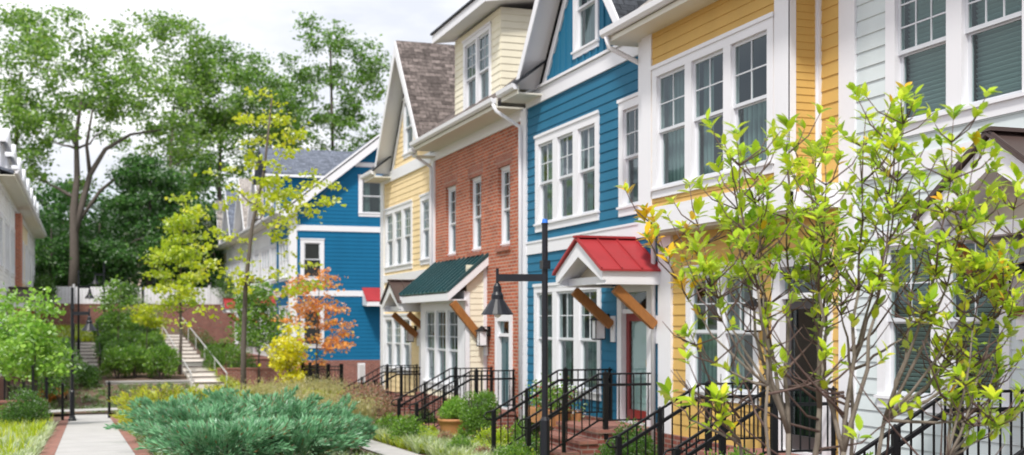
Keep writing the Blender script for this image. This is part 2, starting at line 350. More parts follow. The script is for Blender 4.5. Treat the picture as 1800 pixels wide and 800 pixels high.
# ------------------------------------------------------------------ facade frames
class Fr:
    """local (a along wall, o outward, z up)"""
    def __init__(s, kind, pos): s.k, s.p = kind, pos
    def w(s, a, o, z):
        if s.k == 'front': return (s.p - o, a, z)       # faces -X
        if s.k == 'left': return (s.p + o, a, z)        # faces +X
        return (a, s.p - o, z)                          # 'end' faces -Y
    def box(s, mb, a0, a1, o0, o1, z0, z1):
        mb.quadbox([s.w(a0, o0, z0), s.w(a1, o0, z0), s.w(a1, o1, z0), s.w(a0, o1, z0), s.w(a0, o0, z1), s.w(a1, o0, z1), s.w(a1, o1, z1), s.w(a0, o1, z1)])
def cut(a0, a1, z0, z1, ops):
    """rectangles left of the strip after the openings are taken out"""
    zs = sorted({z0, z1} | {z for o in ops for z in (o[2], o[3]) if z0 < z < z1})
    r = []
    for za, zb in zip(zs, zs[1:]):
        iv = [(a0, a1)]; zm = (za + zb) / 2
        for o in ops:
            if o[2] < zm < o[3]:
                nv = []
                for p, q in iv:
                    if o[1] <= p or o[0] >= q: nv.append((p, q)); continue
                    if o[0] > p: nv.append((p, o[0]))
                    if o[1] < q: nv.append((o[1], q))
                iv = nv
        r += [(p, q, za, zb) for p, q in iv if q - p > .005]
    return r
def clap(mb, fr, a0, a1, z0, z1, ops=(), ex=.155, th=.016, lim=None):
    """overlapping boards, each a wedge: thick at its lower edge"""
    z = z0
    while z < z1 - .004:
        zt = min(z + ex, z1)
        p, q = (a0, a1)
        if lim:
            pb, qb = lim(z); pt, qt = lim(zt)
            if qb - pb < .02: break
            if not ops or all(o[3] <= z or o[2] >= zt for o in ops):
                if qt < pt: pt = qt = (pb + qb) / 2
                mb.quadbox([fr.w(pb, 0, z), fr.w(qb, 0, z), fr.w(qb, th, z), fr.w(pb, th, z), fr.w(pt, 0, zt), fr.w(qt, 0, zt), fr.w(qt, .003, zt), fr.w(pt, .003, zt)])
                z = zt; continue
            p, q = max(pb, pt), min(qb, qt)
            if q - p < .02: break
        for (b0, b1, za, zb) in cut(p, q, z, zt, ops):
            o0 = th + (.003 - th) * (za - z) / ex; o1 = th + (.003 - th) * (zb - z) / ex
            mb.quadbox([fr.w(b0, -.05, za), fr.w(b1, -.05, za), fr.w(b1, o0, za), fr.w(b0, o0, za), fr.w(b0, -.05, zb), fr.w(b1, -.05, zb), fr.w(b1, o1, zb), fr.w(b0, o1, zb)])
        z = zt
def flatwall(mb, fr, a0, a1, z0, z1, ops=(), depth=.1, face=0.0):
    zs = sorted({z0, z1} | {z for o in ops for z in (o[2], o[3]) if z0 < z < z1})
    for za, zb in zip(zs, zs[1:]):
        for (b0, b1, p, q) in cut(a0, a1, za, zb, ops): fr.box(mb, b0, b1, -depth, face, p, q)
def sub_ops(ops): return [(o[0] + .03, o[1] - .03, o[2] + .03, o[3] - .03) for o in ops]

CR_ = random.Random(15)
def window(H, fr, a0, a1, z0, z1, n=1, cas=.14, mull=.2, cols=2, rows=2, blind='curtain', railf=.5, proud=.035, detail=True, sashm='sash', openf=0):
    """casing a0..a1 x z0..z1 with n double-hung units"""
    mb = MB()
    fr.box(mb, a0, a1, -.1, proud, z1 - cas, z1); fr.box(mb, a0, a1, -.1, proud, z0, z0 + cas * .75)
    fr.box(mb, a0 - .02, a1 + .02, -.02, proud + .03, z0 + cas * .75, z0 + cas * .75 + .035)
    fr.box(mb, a0 - .02, a1 + .02, proud + .001, proud + .022, z1 - .03, z1 + .025)
    fr.box(mb, a0, a0 + cas, -.1, proud - .002, z0 + cas * .75, z1 - cas); fr.box(mb, a1 - cas, a1, -.1, proud - .002, z0 + cas * .75, z1 - cas)
    wd = (a1 - a0 - 2 * cas - (n - 1) * mull) / n
    for k in range(1, n):
        p = a0 + cas + k * wd + (k - 1) * mull; fr.box(mb, p, p + mull, -.1, proud - .002, z0 + cas * .75, z1 - cas)
    W = mb.build('window', 'trim', H)
    zb, zt = z0 + cas * .75 + .035, z1 - cas; zm = zb + (zt - zb) * railf
    for k in range(n):
        p = a0 + cas + k * (wd + mull); q = p + wd; s = .045
        m = MB()
        fr.box(m, p, q, -.045, -.012, zt - s, zt); fr.box(m, p, q, -.045, -.012, zm - .01, zm + .035)
        fr.box(m, p, p + s, -.045, -.012, zm + .035, zt - s); fr.box(m, q - s, q, -.045, -.012, zm + .035, zt - s)
        if detail:
            for c in range(1, cols):
                x = p + s + (wd - 2 * s) * c / cols; fr.box(m, x - .009, x + .009, -.036, -.016, zm + .035, zt - s)
            for r in range(1, rows):
                zz = zm + .035 + (zt - s - zm - .035) * r / rows; fr.box(m, p + s, q - s, -.034, -.018, zz - .009, zz + .009)
        fr.box(m, p, q, -.085, -.05, zb, zb + s * 1.2); fr.box(m, p, q, -.085, -.05, zm - .03, zm + .012)
        fr.box(m, p, p + s, -.085, -.05, zb + s * 1.2, zm - .03); fr.box(m, q - s, q, -.085, -.05, zb + s * 1.2, zm - .03)
        m.build('sash', sashm, W)
        g = MB()
        g.face([fr.w(p + s, -.027, zm + .03), fr.w(q - s, -.027, zm + .03), fr.w(q - s, -.027, zt - s), fr.w(p + s, -.027, zt - s)])
        g.face([fr.w(p + s, -.068, zb + s), fr.w(q - s, -.068, zb + s), fr.w(q - s, -.068, zm - .03), fr.w(p + s, -.068, zm - .03)])
        g.build('pane', 'glass', W)
        if blind:
            b = MB()
            if blind == 'curtain':   # pleated cloth, two drops
                N = 22; prev = None; md = CR_.random(); gap = (.36, .64) if md < .3 else ((.0, .45) if md < .42 else None); zc = zt - .02 if md < .78 else zm + .05
                for j in range(N + 1):
                    if gap and gap[0] < j / N < gap[1]: prev = None; continue
                    x = p + .02 + (wd - .04) * j / N; o = -.17 - .018 * math.sin(j * 1.9)
                    if prev: b.face([fr.w(prev[0], prev[1], zb + .02), fr.w(x, o, zb + .02), fr.w(x, o, zc), fr.w(prev[0], prev[1], zc)])
                    prev = (x, o)
            else:
                zz = zb + .02
                while zz < zt - .03:
                    b.quadbox([fr.w(p + .01, -.17, zz), fr.w(q - .01, -.17, zz), fr.w(q - .01, -.14, zz + .038), fr.w(p + .01, -.14, zz + .038), fr.w(p + .01, -.17, zz + .004), fr.w(q - .01, -.17, zz + .004), fr.w(q - .01, -.14, zz + .042), fr.w(p + .01, -.14, zz + .042)])
                    zz += .05
            b.build('curtain' if blind == 'curtain' else 'blind', 'curtain' if blind == 'curtain' else M['blind_slat'], W)
    return W
M['blind_slat'] = m_plain('blind_slat', (.36, .45, .44), .6, .08)
def door(H, fr, a0, a1, z0, z1, mat, transom=.34, cas=.13, storm=False, lite=False):
    mb = MB()
    fr.box(mb, a0, a1, -.12, .035, z1 - cas, z1); fr.box(mb, a0, a0 + cas, -.12, .033, z0, z1 - cas); fr.box(mb, a1 - cas, a1, -.12, .033, z0, z1 - cas)
    fr.box(mb, a0 + cas, a1 - cas, -.14, 0, z0 - .03, z0 + .03)
    zt = z1 - cas - transom
    if transom: fr.box(mb, a0 + cas, a1 - cas, -.12, .0, zt - .07, zt)
    D = mb.build('door_frame', 'trim', H)
    top = zt - .07 if transom else z1 - cas; p, q = a0 + cas, a1 - cas
    if transom:
        g = MB(); g.face([fr.w(p, -.05, zt), fr.w(q, -.05, zt), fr.w(q, -.05, z1 - cas), fr.w(p, -.05, z1 - cas)]); g.build('transom_pane', 'glass', D)
    m = MB(); wd = q - p
    if storm or lite:     # glazed leaf
        lo = z0 + (.22 if storm else .95)
        fr.box(m, p + .004, p + .12, -.1, -.06, z0 + .035, top); fr.box(m, q - .12, q - .004, -.1, -.06, z0 + .035, top)
        fr.box(m, p + .12, q - .12, -.1, -.06, z0 + .035, lo); fr.box(m, p + .12, q - .12, -.1, -.06, top - .13, top)
        L = m.build('door_leaf', mat, H)
        if storm and mat == 'door_red':  # pale boards stand in for siding reflected in the storm door glass
            refl = MB(); clap(refl, Fr('front', fr.p + .12), p + .12, q - .12, lo, top - .13, (), .12, .012); refl.build('blind', 'pale_siding', L)  # 'blind' here is the stand-in for reflected siding, no real blind
        g = MB(); g.face([fr.w(p + .12, -.08, lo), fr.w(q - .12, -.08, lo), fr.w(q - .12, -.08, top - .13), fr.w(p + .12, -.08, top - .13)]); g.build('pane', 'glass', L)
    else:
        fr.box(m, p + .004, q - .004, -.11, -.07, z0 + .035, top)
        for (b0, b1, c0, c1) in ((.12, .46, .08, .42), (.54, .88, .08, .42), (.12, .46, .48, .92), (.54, .88, .48, .92)):
            h = top - z0; fr.box(m, p + wd * b0, p + wd * b1, -.072, -.058, z0 + h * c0, z0 + h * c1)
        L = m.build('door_leaf', mat, H)
    h = MB(); zc = z0 + 1.0; side = p + .06
    h.tube([fr.w(side, -.06, zc), fr.w(side, .0, zc)], .012, 8); h.tube([fr.w(side, 0, zc - .06), fr.w(side, .005, zc), fr.w(side, 0, zc + .06)], .011, 8)
    h.build('handle', 'brass', L)
def lantern(H, fr, a, z):
    m = MB(); fr.box(m, a - .06, a + .06, 0, .05, z + .05, z + .28); fr.box(m, a - .015, a + .015, .04, .19, z + .25, z + .27)
    m.lathe(fr.w(a, .19, z), [(.165, .165), (.16, .18), (.05, .25), (.02, .29)], 4); m.lathe(fr.w(a, .19, z), [(.11, -.17), (.13, -.155), (.13, -.145)], 4)
    for s in (-1, 1):
        for t in (-1, 1): fr.box(m, a + s * .088 - .006, a + s * .088 + .006, .19 + t * .088 - .006, .19 + t * .088 + .006, z - .15, z + .17)
    L = m.build('wall_lantern', 'iron', H)
    g = MB(); fr.box(g, a - .082, a + .082, .108, .272, z - .144, z + .165); g.build('lantern_glass', 'frosted', L)
def pipe(H, pts, r=.04): m = MB(); m.tube(pts, r, 8); return m.build('downspout', 'trim', H, smooth=True)
def bracket(P, fr, a, o_out, z_out, o_in, z_in, w=.12, h=.17):
    m = MB(); m.bar(fr.w(a, o_out, z_out), fr.w(a, o_in, z_in), w, h); m.build('bracket', 'wood', P, bevel=.006)
    m = MB(); fr.box(m, a - .085, a + .085, .016, .045, z_in - .28, z_in + .16); m.build('bracket_plate', 'trim', P)
def portico(H, fr, ac, half, proj, ze, za, roofm):
    """open gabled door hood on timber brackets; ze = bottom of the side beam, za = apex"""
    m = MB(); t = .035; zf = ze + .2       # zf: roof foot height
    # rakes
    for s in (-1, 1):
        A = (ac + s * half, zf); B = (ac, za)
        n = Vector((za - zf, half)).normalized()      # inward-down normal scale
        dep = .17
        poly = [fr.w(A[0], proj, A[1]), fr.w(B[0], proj, B[1]), fr.w(B[0], proj, B[1] - dep * 1.5), fr.w(A[0] - s * dep * .35, proj, A[1] - dep * .9), fr.w(A[0], proj, A[1] - dep * .9)]
        d = Vector(fr.w(0, -.06, 0)) - Vector(fr.w(0, 0, 0)); m.prism(poly, d)
        fr.box(m, ac + s * half - (.06 if s > 0 else 0), ac + s * half + (0 if s > 0 else .06), .0, proj - .061, ze, zf - .005)
        fr.box(m, min(ac + s * half, ac + s * (half - .28)), max(ac + s * half, ac + s * (half - .28)), .0, proj - .02, ze - .02, ze - .001)
        # inner second rafter and sloping ceiling
        c0 = .45
        poly = [fr.w(ac + s * (half - .1), 0, zf - .09), fr.w(ac, 0, za - .14), fr.w(ac, 0, za - .1), fr.w(ac + s * half * 1.0, 0, zf - .03)]
        m.prism(poly, Vector(fr.w(0, proj - .08, 0)) - Vector(fr.w(0, 0, 0)))
    P = m.build('portico', 'trim', H)
    m = MB()   # tympanum, set back, with tie beam
    m.prism([fr.w(ac - half + .18, proj - .34, ze + .12), fr.w(ac + half - .18, proj - .34, ze + .12), fr.w(ac, proj - .34, za - .22)], Vector(fr.w(0, -.03, 0)) - Vector(fr.w(0, 0, 0)))
    m.build('tympanum', 'ceiling', P)
    m = MB(); fr.box(m, ac - half + .061, ac + half - .061, proj - .36, proj - .2, ze - .0, ze + .12); m.build('tie_beam', 'trim', P)
    m = MB()
    for s in (-1, 1):
        p = [fr.w(ac + s * (half + .05), proj + .05, zf - .02), fr.w(ac, proj + .05, za + .025), fr.w(ac, -.0, za + .025), fr.w(ac + s * (half + .05), 0, zf - .02)]
        q = [tuple(Vector(x) + Vector((0, 0, .03))) for x in p]; m.quadbox(p + q)
        N = max(3, int(proj / .36))
        for k in range(N + 1):
            o = .03 + (proj - .0) * k / N; m.bar(fr.w(ac + s * (half + .05), o, zf + .02), fr.w(ac, o, za + .065), .022, .035)
    m.bar(fr.w(ac, 0, za + .07), fr.w(ac, proj + .06, za + .07), .16, .035)
    m.build('portico_roof', roofm, P)
    for s in (-1, 1): bracket(P, fr, ac + s * (half - .14), proj - .28, ze - .08, .07, ze - .66, .11, .15)
def stoop(H, fr, a0, a1, zl, zg, depth=1.0, n=4):
    m = MB(); fr.box(m, a0, a1, .02, depth, zg - .3, zl - .06); h = (zl - zg) / n
    for k in range(1, n): fr.box(m, a0, a1, depth, depth + .3 * k, zg - .3, zl - h * (k) - .055 if False else zl - h * k - .05)
    S = m.build('stoop', 'brick_low', H)
    m = MB(); fr.box(m, a0 - .03, a1 + .03, .025, depth + .03, zl - .058, zl)
    for k in range(1, n): fr.box(m, a0 - .03, a1 + .03, depth + .3 * (k - 1) + .031, depth + .3 * k + .03, zl - h * k - .048, zl - h * k)
    m.build('stoop_tread', 'paver', S)

BAL = None
def railing(fr, a, zl, zg, depth, label, run=1.15, o_in=.03, hl=.86):
    """one side of a stoop: level run on the landing, sloping run down the steps"""
    T = thing('stair_railing', label, 'railing', fr.w(a, depth, zl), 'iron railings beside the front steps')
    d = zl - zg; z1 = zl + hl; z0 = zg + hl + .02; of = depth + run
    def post(o, zb, zt, w): m = MB(); fr.box(m, a - w / 2, a + w / 2, o - w / 2, o + w / 2, zb, zt); m.lathe(fr.w(a, o, zt), [(w * .62, 0), (w * .62, .015), (w * .3, .03), (.01, .04)], 8); m.build('post', 'iron', T)
    post(o_in + .04, zl, z1, .04); post(depth - .12, zl - .15, z1 + .01, .07); post(of, zg - .15, z0 - .02, .065); post(depth + run * .5, zg - .1, (z0 + z1) / 2, .05)
    for nm, dz, w, h in (('handrail', 0, .04, .026), ('lower_rail', -.17, .04, .04), ('bottom_rail', -.72, .025, .025)):
        m = MB(); m.bar(fr.w(a, o_in, z1 + dz), fr.w(a, depth - .0, z1 + dz), w, h); m.bar(fr.w(a, depth, z1 + dz), fr.w(a, of + (.0), z0 + dz), w, h)
        if nm == 'handrail': m.tube([fr.w(a, of, z0), fr.w(a, of + .13, z0 - .03), fr.w(a, of + .17, z0 - .09), fr.w(a, of + .12, z0 - .14), fr.w(a, of + .02, z0 - .15)], .014, 8)
        m.build(nm, 'iron', T)
    o = o_in + .12
    while o < of - .08:
        t = 0 if o < depth else (o - depth) / run
        zt = z1 + (z0 - z1) * t; m = MB(); fr.box(m, a - .008, a + .008, o - .008, o + .008, zt - .73, zt - .01); m.build('baluster', 'iron', T, uv=False); o += .125
    return T

SL = .84      # main roof pitch
def core(H, fr, a0, a1, z0, ze, depth=8.0, roofm='sh_grey', ov=.62, gable_over=False, zr=None, sl=SL):
    m = MB(); fr.box(m, a0 + .02, a1 - .02, -depth, -.5, z0, ze); m.build('interior', 'interior', H)
    # side strips close the cavity
    m = MB(); fr.box(m, a0, a0 + .1, -.5, -.051, z0, ze); fr.box(m, a1 - .1, a1, -.5, -.051, z0, ze); m.build('party_wall', 'trim', H)
    mid = -depth / 2; m = MB(); zr = ze + .05 + (ov - mid) * sl
    for (p, q) in ((ov, mid), (-depth - ov, mid)):
        A = [fr.w(a0, p, ze + .05), fr.w(a1, p, ze + .05), fr.w(a1, q, zr), fr.w(a0, q, zr)]
        m.quadbox(A + [tuple(Vector(x) + Vector((0, 0, .09))) for x in A])
    return m.build('roof', roofm, H)
def eave(H, fr, a0, a1, z, ov=.62, frieze=.28, lip=True, gut=True):
    """boxed soffit, frieze board and gutter"""
    m = MB(); fr.box(m, a0, a1, .0, ov, z - .03, z); fr.box(m, a0, a1, ov - .03, ov, z + .001, z + .16)
    if frieze: fr.box(m, a0, a1, .0, .045, z - .03 - frieze, z - .031)
    m.build('soffit', 'soffit', H)
    if gut:
        m = MB(); a0 -= .0
        prof = [(ov + .001, z + .06), (ov + .07, z + .05), (ov + .11, z + .09), (ov + .12, z + .17), (ov + .105, z + .17), (ov + .02, z + .14), (ov + .001, z + .17)]
        m.prism([fr.w(a0, o, zz) for o, zz in prof], Vector(fr.w(a1, 0, 0)) - Vector(fr.w(a0, 0, 0))); m.build('gutter', 'trim', H)
def board(H, fr, parts, name='trim_board', mat='trim'):
    for (a0, a1, o0, o1, z0, z1) in parts:
        m = MB(); fr.box(m, a0, a1, o0, o1, z0, z1); o = m.build(name, mat, H)
    return o
def cross_gable(H, fr, ac, half, zb, za, wallm, roofm, ov=.45, back=4.0, win=None, batten=False, ztrim=None):
    """street-facing gable: wall, roof slopes running back into the main roof, white rakes"""
    sl = (za - zb) / half
    hw = half - .42
    zt = zb + hw * sl - .05
    lim = lambda z: (ac - (zt + zb - z - zb) / sl if False else ac - max(0, (zt - z) / sl), ac + max(0, (zt - z) / sl))
    ops = []
    if win: ops = sub_ops([win])
    m = MB()
    if batten:
        z = zb; st = .1
        while z < zt:
            p, q = lim(z); p2, q2 = lim(z + st)
            if q - p < .03: break
            for (b0, b1, c0, c1) in cut(max(p, p2 if ops and any(o[2] < z + st and o[3] > z for o in ops) else p), q, z, z + st, ops):
                fr.box(m, b0, b1, -.05, .002, c0, c1)
            z += st
        W = m.build('gable_wall', wallm, H)
        m = MB(); a = ac - hw + .1
        while a < ac + hw:
            top = zt - abs(a - ac) * sl - .02
            for (b0, b1, c0, c1) in cut(a - .025, a + .025, zb, max(zb + .05, top), [(o[0] - .02, o[1] + .02, o[2] - .03, o[3] + .05) for o in ops]): fr.box(m, b0, b1, .002, .028, c0, c1)
            a += .3
        m.build('batten', wallm, H)
    else:
        clap(m, fr, ac - hw, ac + hw, zb, zt, ops, .14, .016, lim); W = m.build('gable_wall', wallm, H)
    m = MB()
    m.prism([fr.w(ac - hw + .05, -.3, zb), fr.w(ac + hw - .05, -.3, zb), fr.w(ac, -.3, zt - .1)], Vector(fr.w(0, -.05, 0)) - Vector(fr.w(0, 0, 0))); m.build('gable_core', 'interior', H)
    rm, rk = MB(), MB(); fb = Vector(fr.w(0, 0, 0))
    for s in (-1, 1):
        A, B = (ac + s * half, zb), (ac, za); th = .1
        p = [fr.w(A[0], ov, A[1]), fr.w(B[0], ov, B[1]), fr.w(B[0], -back, B[1]), fr.w(A[0], -back, A[1])]
        rm.quadbox(p + [tuple(Vector(x) + Vector((0, 0, th))) for x in p])
        dz = .32
        poly = [fr.w(A[0], ov, A[1] + .07), fr.w(B[0], ov, B[1] + .07), fr.w(B[0], ov, B[1] - dz), fr.w(A[0] - s * dz * .42, ov, A[1] - .0 + .0), fr.w(A[0], ov, A[1] - .04)]
        rk.prism(poly, Vector(fr.w(0, .035, 0)) - fb)
        # soffit under the overhang
        poly = [fr.w(A[0] - s * .02, .02, A[1] - .02), fr.w(B[0], .02, B[1] - .02), fr.w(B[0], .02, B[1] - .06), fr.w(A[0] - s * .02, .02, A[1] - .06)]
        rk.prism(poly, Vector(fr.w(0, ov - .025, 0)) - fb)
        # frieze against the wall
        hh = hw + .12; poly = [fr.w(ac + s * hh, .0, zb + .02), fr.w(ac, .0, zb + hh * sl), fr.w(ac, .0, zb + hh * sl - .28), fr.w(ac + s * (hh - .2), 0, zb + .02)]
        rk.prism(poly, Vector(fr.w(0, .04, 0)) - fb)
    rm.build('gable_roof', roofm, H); rk.build('rake_board', 'trim', H)
    if win: window(H, fr, *win, n=1, cas=.12, blind='curtain')

F = Fr('front', 8.5)
FL = -1.65    # floor / landing level of the near houses
# ================================================================== mustard house (bay storey projecting)
H = thing('townhouse', 'mustard yellow clapboard townhouse with a projecting upper bay, left of the pale blue-white one', 'townhouse', (8.5, 14.8, -2.3))
a0, a1 = 12.3, 17.35; B = Fr('front', 8.1); zE = 4.4
core(H, F, a0, a1, -3, zE, ov=.8, roofm='sh_tan')
opsU = [(13.28, 16.72, 1.87, 3.84)]
m = MB(); clap(m, B, 12.93, 16.8, 1.66, zE - .03, sub_ops(opsU), .155); 
clap(m, F, 12.46, 12.86, 1.66, zE - .03, (), .166)
Fret = Fr('end', 12.93)
m.build('wall', 'mustard_siding', H)
m = MB(); clap(m, Fret, 8.12, 8.5, 1.5, zE - .03, (), .092, .012); m.build('bay_side_wall', 'mustard_siding', H)
opsG = [(14.32, 16.4, -1.1, .83), (12.62, 13.98, FL, .92)]
m = MB(); clap(m, F, 12.46, 17.2, FL - .05, 1.4, sub_ops([opsG[0]]) + [(opsG[1][0] + .03, opsG[1][1] - .03, -3, .89)], .166)
m.build('ground_floor_wall', 'mustard_siding', H)
board(H, B, [(12.9, 13.26, .0, .03, 1.66, zE), (16.76, 17.1, .0, .03, 1.66, zE), (12.9, 17.1, -.02, .035, 1.38, 1.66), (13.26, 16.76, .001, .03, 1.66, 1.74)])
board(H, F, [(12.86, 12.95, .0, .03, 1.66, zE), (12.14, 12.46, -.05, .04, -2.3, zE), (16.86, 17.3, .0, .05, -2.3, 1.38), (12.46, 12.9, -.04, .3, 1.38, 1.67)])
board(H, Fret, [(8.07, 8.16, .0, .025, 1.4, zE), (8.44, 8.5, .0, .02, 1.4, zE), (8.07, 8.5, 0, .03, 1.38, 1.6)])
board(H, F, [(12.9, 17.1, .0, .4, 1.34, 1.379)], 'bay_soffit', 'ceiling')
window(H, B, 13.28, 16.72, 1.87, 3.84, 3, .15, .2, 2, 2, 'curtain')
window(H, F, *opsG[0], 2, .13, .14, 2, 2, 'curtain')
door(H, F, 12.62, 13.98, FL, .92, 'door_dark', .34, .2, storm=True)
eave(H, F, 12.15, 17.6, zE, .8, 0)
board(H, F, [(12.935, 13.0, .0, .398, 1.40, zE - .031), (17.101, 17.36, -.05, .36, 1.38, zE - .031)], 'corner_infill')
pipe(H, [F.w(17.45, .86, zE + .05), F.w(17.45, .82, zE - .12), F.w(17.4, .1, zE - .42), F.w(17.4, .08, zE - .6), F.w(17.4, .08, -2.2)])
lantern(H, F, 14.18, .05)
stoop(H, F, 12.5, 14.15, FL, -2.3)
m = MB(); F.box(m, 14.2, 17.38, -.05, .055, -2.6, FL - .05); m.build('foundation', 'brick_low', H)
# ================================================================== pale house, right edge
H = thing('townhouse', 'pale blue-white clapboard townhouse at the right edge, behind the foreground shrub', 'townhouse', (8.5, 9, -2.3))
core(H, F, 5.6, 12.2, -3, zE + .3, ov=.62, roofm='sh_tan')
opsU = [(9.28, 11.57, 2.04, 3.98), (6.0, 7.6, 2.04, 3.98)]; opsG = [(9.62, 11.72, -.95, 1.0), (7.75, 9.15, -1.5, 1.0)]
m = MB(); clap(m, F, 5.6, 12.14, 1.84, zE + .25, sub_ops(opsU), .185, .018); clap(m, F, 5.6, 12.14, FL + .1, 1.64, sub_ops(opsG[:1]) + [(7.78, 9.12, -3, .97)], .185, .018)
m.build('wall', 'pale_siding', H)
board(H, F, [(5.6, 12.138, .0, .04, 1.64, 1.84), (5.6, 5.9, 0, .04, -2.3, zE)])
window(H, F, *opsU[0], 2, .17, .24, 3, 3, 'blind', .48); window(H, F, *opsU[1], 2, .17, .2, 3, 3, 'blind')
window(H, F, *opsG[0], 2, .14, .24, 2, 2, 'blind')
door(H, F, *opsG[1], 'door_dark', .34, .15)
eave(H, F, 5.6, 12.1, zE + .3)
portico(H, F, 8.62, .95, 1.12, .78, 1.6, 'brown_metal'); lantern(H, F, 9.42, .3)
stoop(H, F, 7.6, 9.35, -1.5, -2.15)
m = MB(); F.box(m, 9.4, 11.9, -.05, .05, -2.6, FL + .09); m.build('foundation', 'brick_low', H)
# ================================================================== blue house
H = thing('townhouse', 'bright blue clapboard townhouse with a steep blue gable and a red door hood', 'townhouse', (8.5, 20.4, -2.4))
a0, a1 = 17.35, 23.6; zE = 4.55
core(H, F, a0, a1, -3, zE - .1, roofm='sh_dark', ov=-.1)
opsU = [(19.69, 22.88, 1.8, 3.7), (17.4, 18.84, 1.78, 3.72)]; opsG = [(19.61, 22.95, -1.36, .75), (17.58, 18.9, FL, .68)]
opsU[1] = (17.74, 18.84, 1.78, 3.72)
m = MB(); clap(m, F, a0, 23.4, 1.62, 4.35, sub_ops(opsU), .168, .017); clap(m, F, a0, 23.4, FL, 1.4, sub_ops(opsG[:1]) + [(17.61, 18.87, -3, .65)], .168, .017)
m.build('wall', 'blue_siding', H)
board(H, F, [(23.38, 23.72, -.05, .045, -2.3, 4.35), (17.45, 23.38, .0, .035, 1.38, 1.62), (17.35, 23.38, .0, .05, 4.35, 4.62), (17.35, 23.38, .0, .09, 4.63, 4.68), (17.45, 23.38, .0, .05, 1.60, 1.64)])
window(H, F, *opsU[0], 3, .17, .24, 2, 2, 'curtain'); window(H, F, *opsU[1], 1, .17, .2, 2, 2, 'curtain')
window(H, F, *opsG[0], 3, .15, .22, 2, 2, 'curtain')
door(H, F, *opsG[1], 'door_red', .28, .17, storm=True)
cross_gable(H, F, 20.28, 2.5, 4.68, 7.7, 'blue_siding', 'sh_dark', ov=.45, win=(19.72, 20.88, 4.85, 6.6), batten=True)
# short eave returns either side of the gable
for (p, q) in ((22.45, 23.45), (17.3, 18.05)):
    eave(H, F, p, q, 4.5, .55, .0)
for (p, q) in ((22.3, 23.3), (17.4, 18.0)):
    m = MB(); A = [F.w(p, .6, 4.64), F.w(q, .6, 4.64), F.w(q, 0, 5.1), F.w(p, 0, 5.1)]; m.quadbox(A + [tuple(Vector(x) + Vector((0, 0, .06))) for x in A]); m.build('return_roof', 'sh_dark', H)
portico(H, F, 18.22, .98, 1.02, .62, 1.32, 'red_metal'); lantern(H, F, 19.32, -.12)
stoop(H, F, 17.42, 19.15, FL, -2.32)
m = MB(); F.box(m, 19.2, 23.4, -.05, .06, -2.8, FL - .001); m.build('foundation', 'brick_low', H)
# ================================================================== brick house
H = thing('townhouse', 'red brick townhouse with an ivory dormer and a green metal canopy over its bay', 'townhouse', (8.5, 27, -2.5))
a0, a1 = 23.72, 30.35; zE = 4.42
core(H, F, a0, a1, -3, zE, ov=.6, roofm='sh_grey')
wb = [(28.52, 29.42, 1.64, 3.38), (26.5, 27.38, 1.64, 3.38), (24.5, 25.3, 1.64, 3.38)]
FB = -1.85
m = MB(); flatwall(m, F, a0, a1, FB - .1, 4.16, [(w_[0], w_[1], w_[2], w_[3]) for w_ in wb] + [(24.32, 25.42, -3, .2), (26.3, 29.7, -3, .6)], .22)
m.build('wall', 'brick', H)
for w_ in wb: m = MB(); F.box(m, w_[0] - .12, w_[1] + .12, -.02, .006, w_[3] + .001, w_[3] + .24); m.build('lintel', 'brick_lintel', H)
for w_ in wb:
    Fw = Fr('front', 8.6); window(H, Fw, w_[0] + .002, w_[1] - .002, w_[2] + .0, w_[3] - .002, 1, .07, .1, 2, 3, 'curtain', .46, proud=.02)
board(H, F, [(w_[0] - .06, w_[1] + .06, -.1, .05, w_[2] - .09, w_[2] - .001) for w_ in wb], 'brick_sill', 'brick_lintel')
board(H, F, [(30.35, 30.62, -.05, .05, -2.6, 4.4), (a0, a1, 0, .03, 1.2, 1.28)][:1])
board(H, F, [(a0, a1, .0, .05, 4.16, zE - .031)], 'frieze')
door(H, F, 24.32, 25.42, FB, .2, 'door_teal', .26, .16)
# bay
BB = Fr('front', 8.02); Be = Fr('end', 26.1)
m = MB(); clap(m, BB, 26.12, 29.85, -1.75, .72, sub_ops([(26.5, 29.6, -1.5, .42)]), .15); clap(m, Be, 8.03, 8.5, -2.3, 1.3, (), .13, .014)
m.build('bay_wall', 'ivory_siding', H)
window(H, BB, 26.45, 29.65, -1.6, .5, 3, .2, .16, 2, 3, 'curtain', .45)
board(H, BB, [(26.08, 26.45, 0, .03, -2.3, .72), (29.65, 29.9, 0, .03, -2.3, .72), (26.08, 29.9, 0, .05, .5, .72)])
board(H, Be, [(7.99, 8.1, 0, .025, -2.3, .7), (8.42, 8.5, 0, .03, -2.3, 1.3)])
m = MB()
A = [F.w(25.95, .95, .68), F.w(30.3, .95, .68), F.w(30.3, .0, 1.5), F.w(25.95, .0, 1.5)]; m.quadbox(A + [tuple(Vector(x) + Vector((0, 0, .03))) for x in A])
k = 25.97
while k < 30.32: m.bar(F.w(k, .97, .725), F.w(k, .0, 1.56), .035, .05); k += .36
CR = m.build('bay_canopy', 'green_metal', H)
m = MB()
for q in (25.96, 30.25): m.prism([F.w(q, .96, .66), F.w(q, .0, 1.48), F.w(q, .0, 1.3), F.w(q, .93, .5)], (0, .04, 0))
F.box(m, 26.0, 30.25, .91, .94, .5, .66); F.box(m, 26.0, 30.25, .49, .9, .5, .53)
m.build('canopy_fascia', 'trim', CR); bracket(CR, F, 26.03, .82, .46, .06, -.45)
lantern(H, F, 25.86, -.35)
eave(H, F, a0 - .1, a1 - .1, zE, .6, .0)
pipe(H, [F.w(23.66, .66, zE + .05), F.w(23.64, .6, zE - .1), F.w(23.6, .1, zE - .4), F.w(23.6, .09, zE - .6), F.w(23.6, .09, -2.4)])
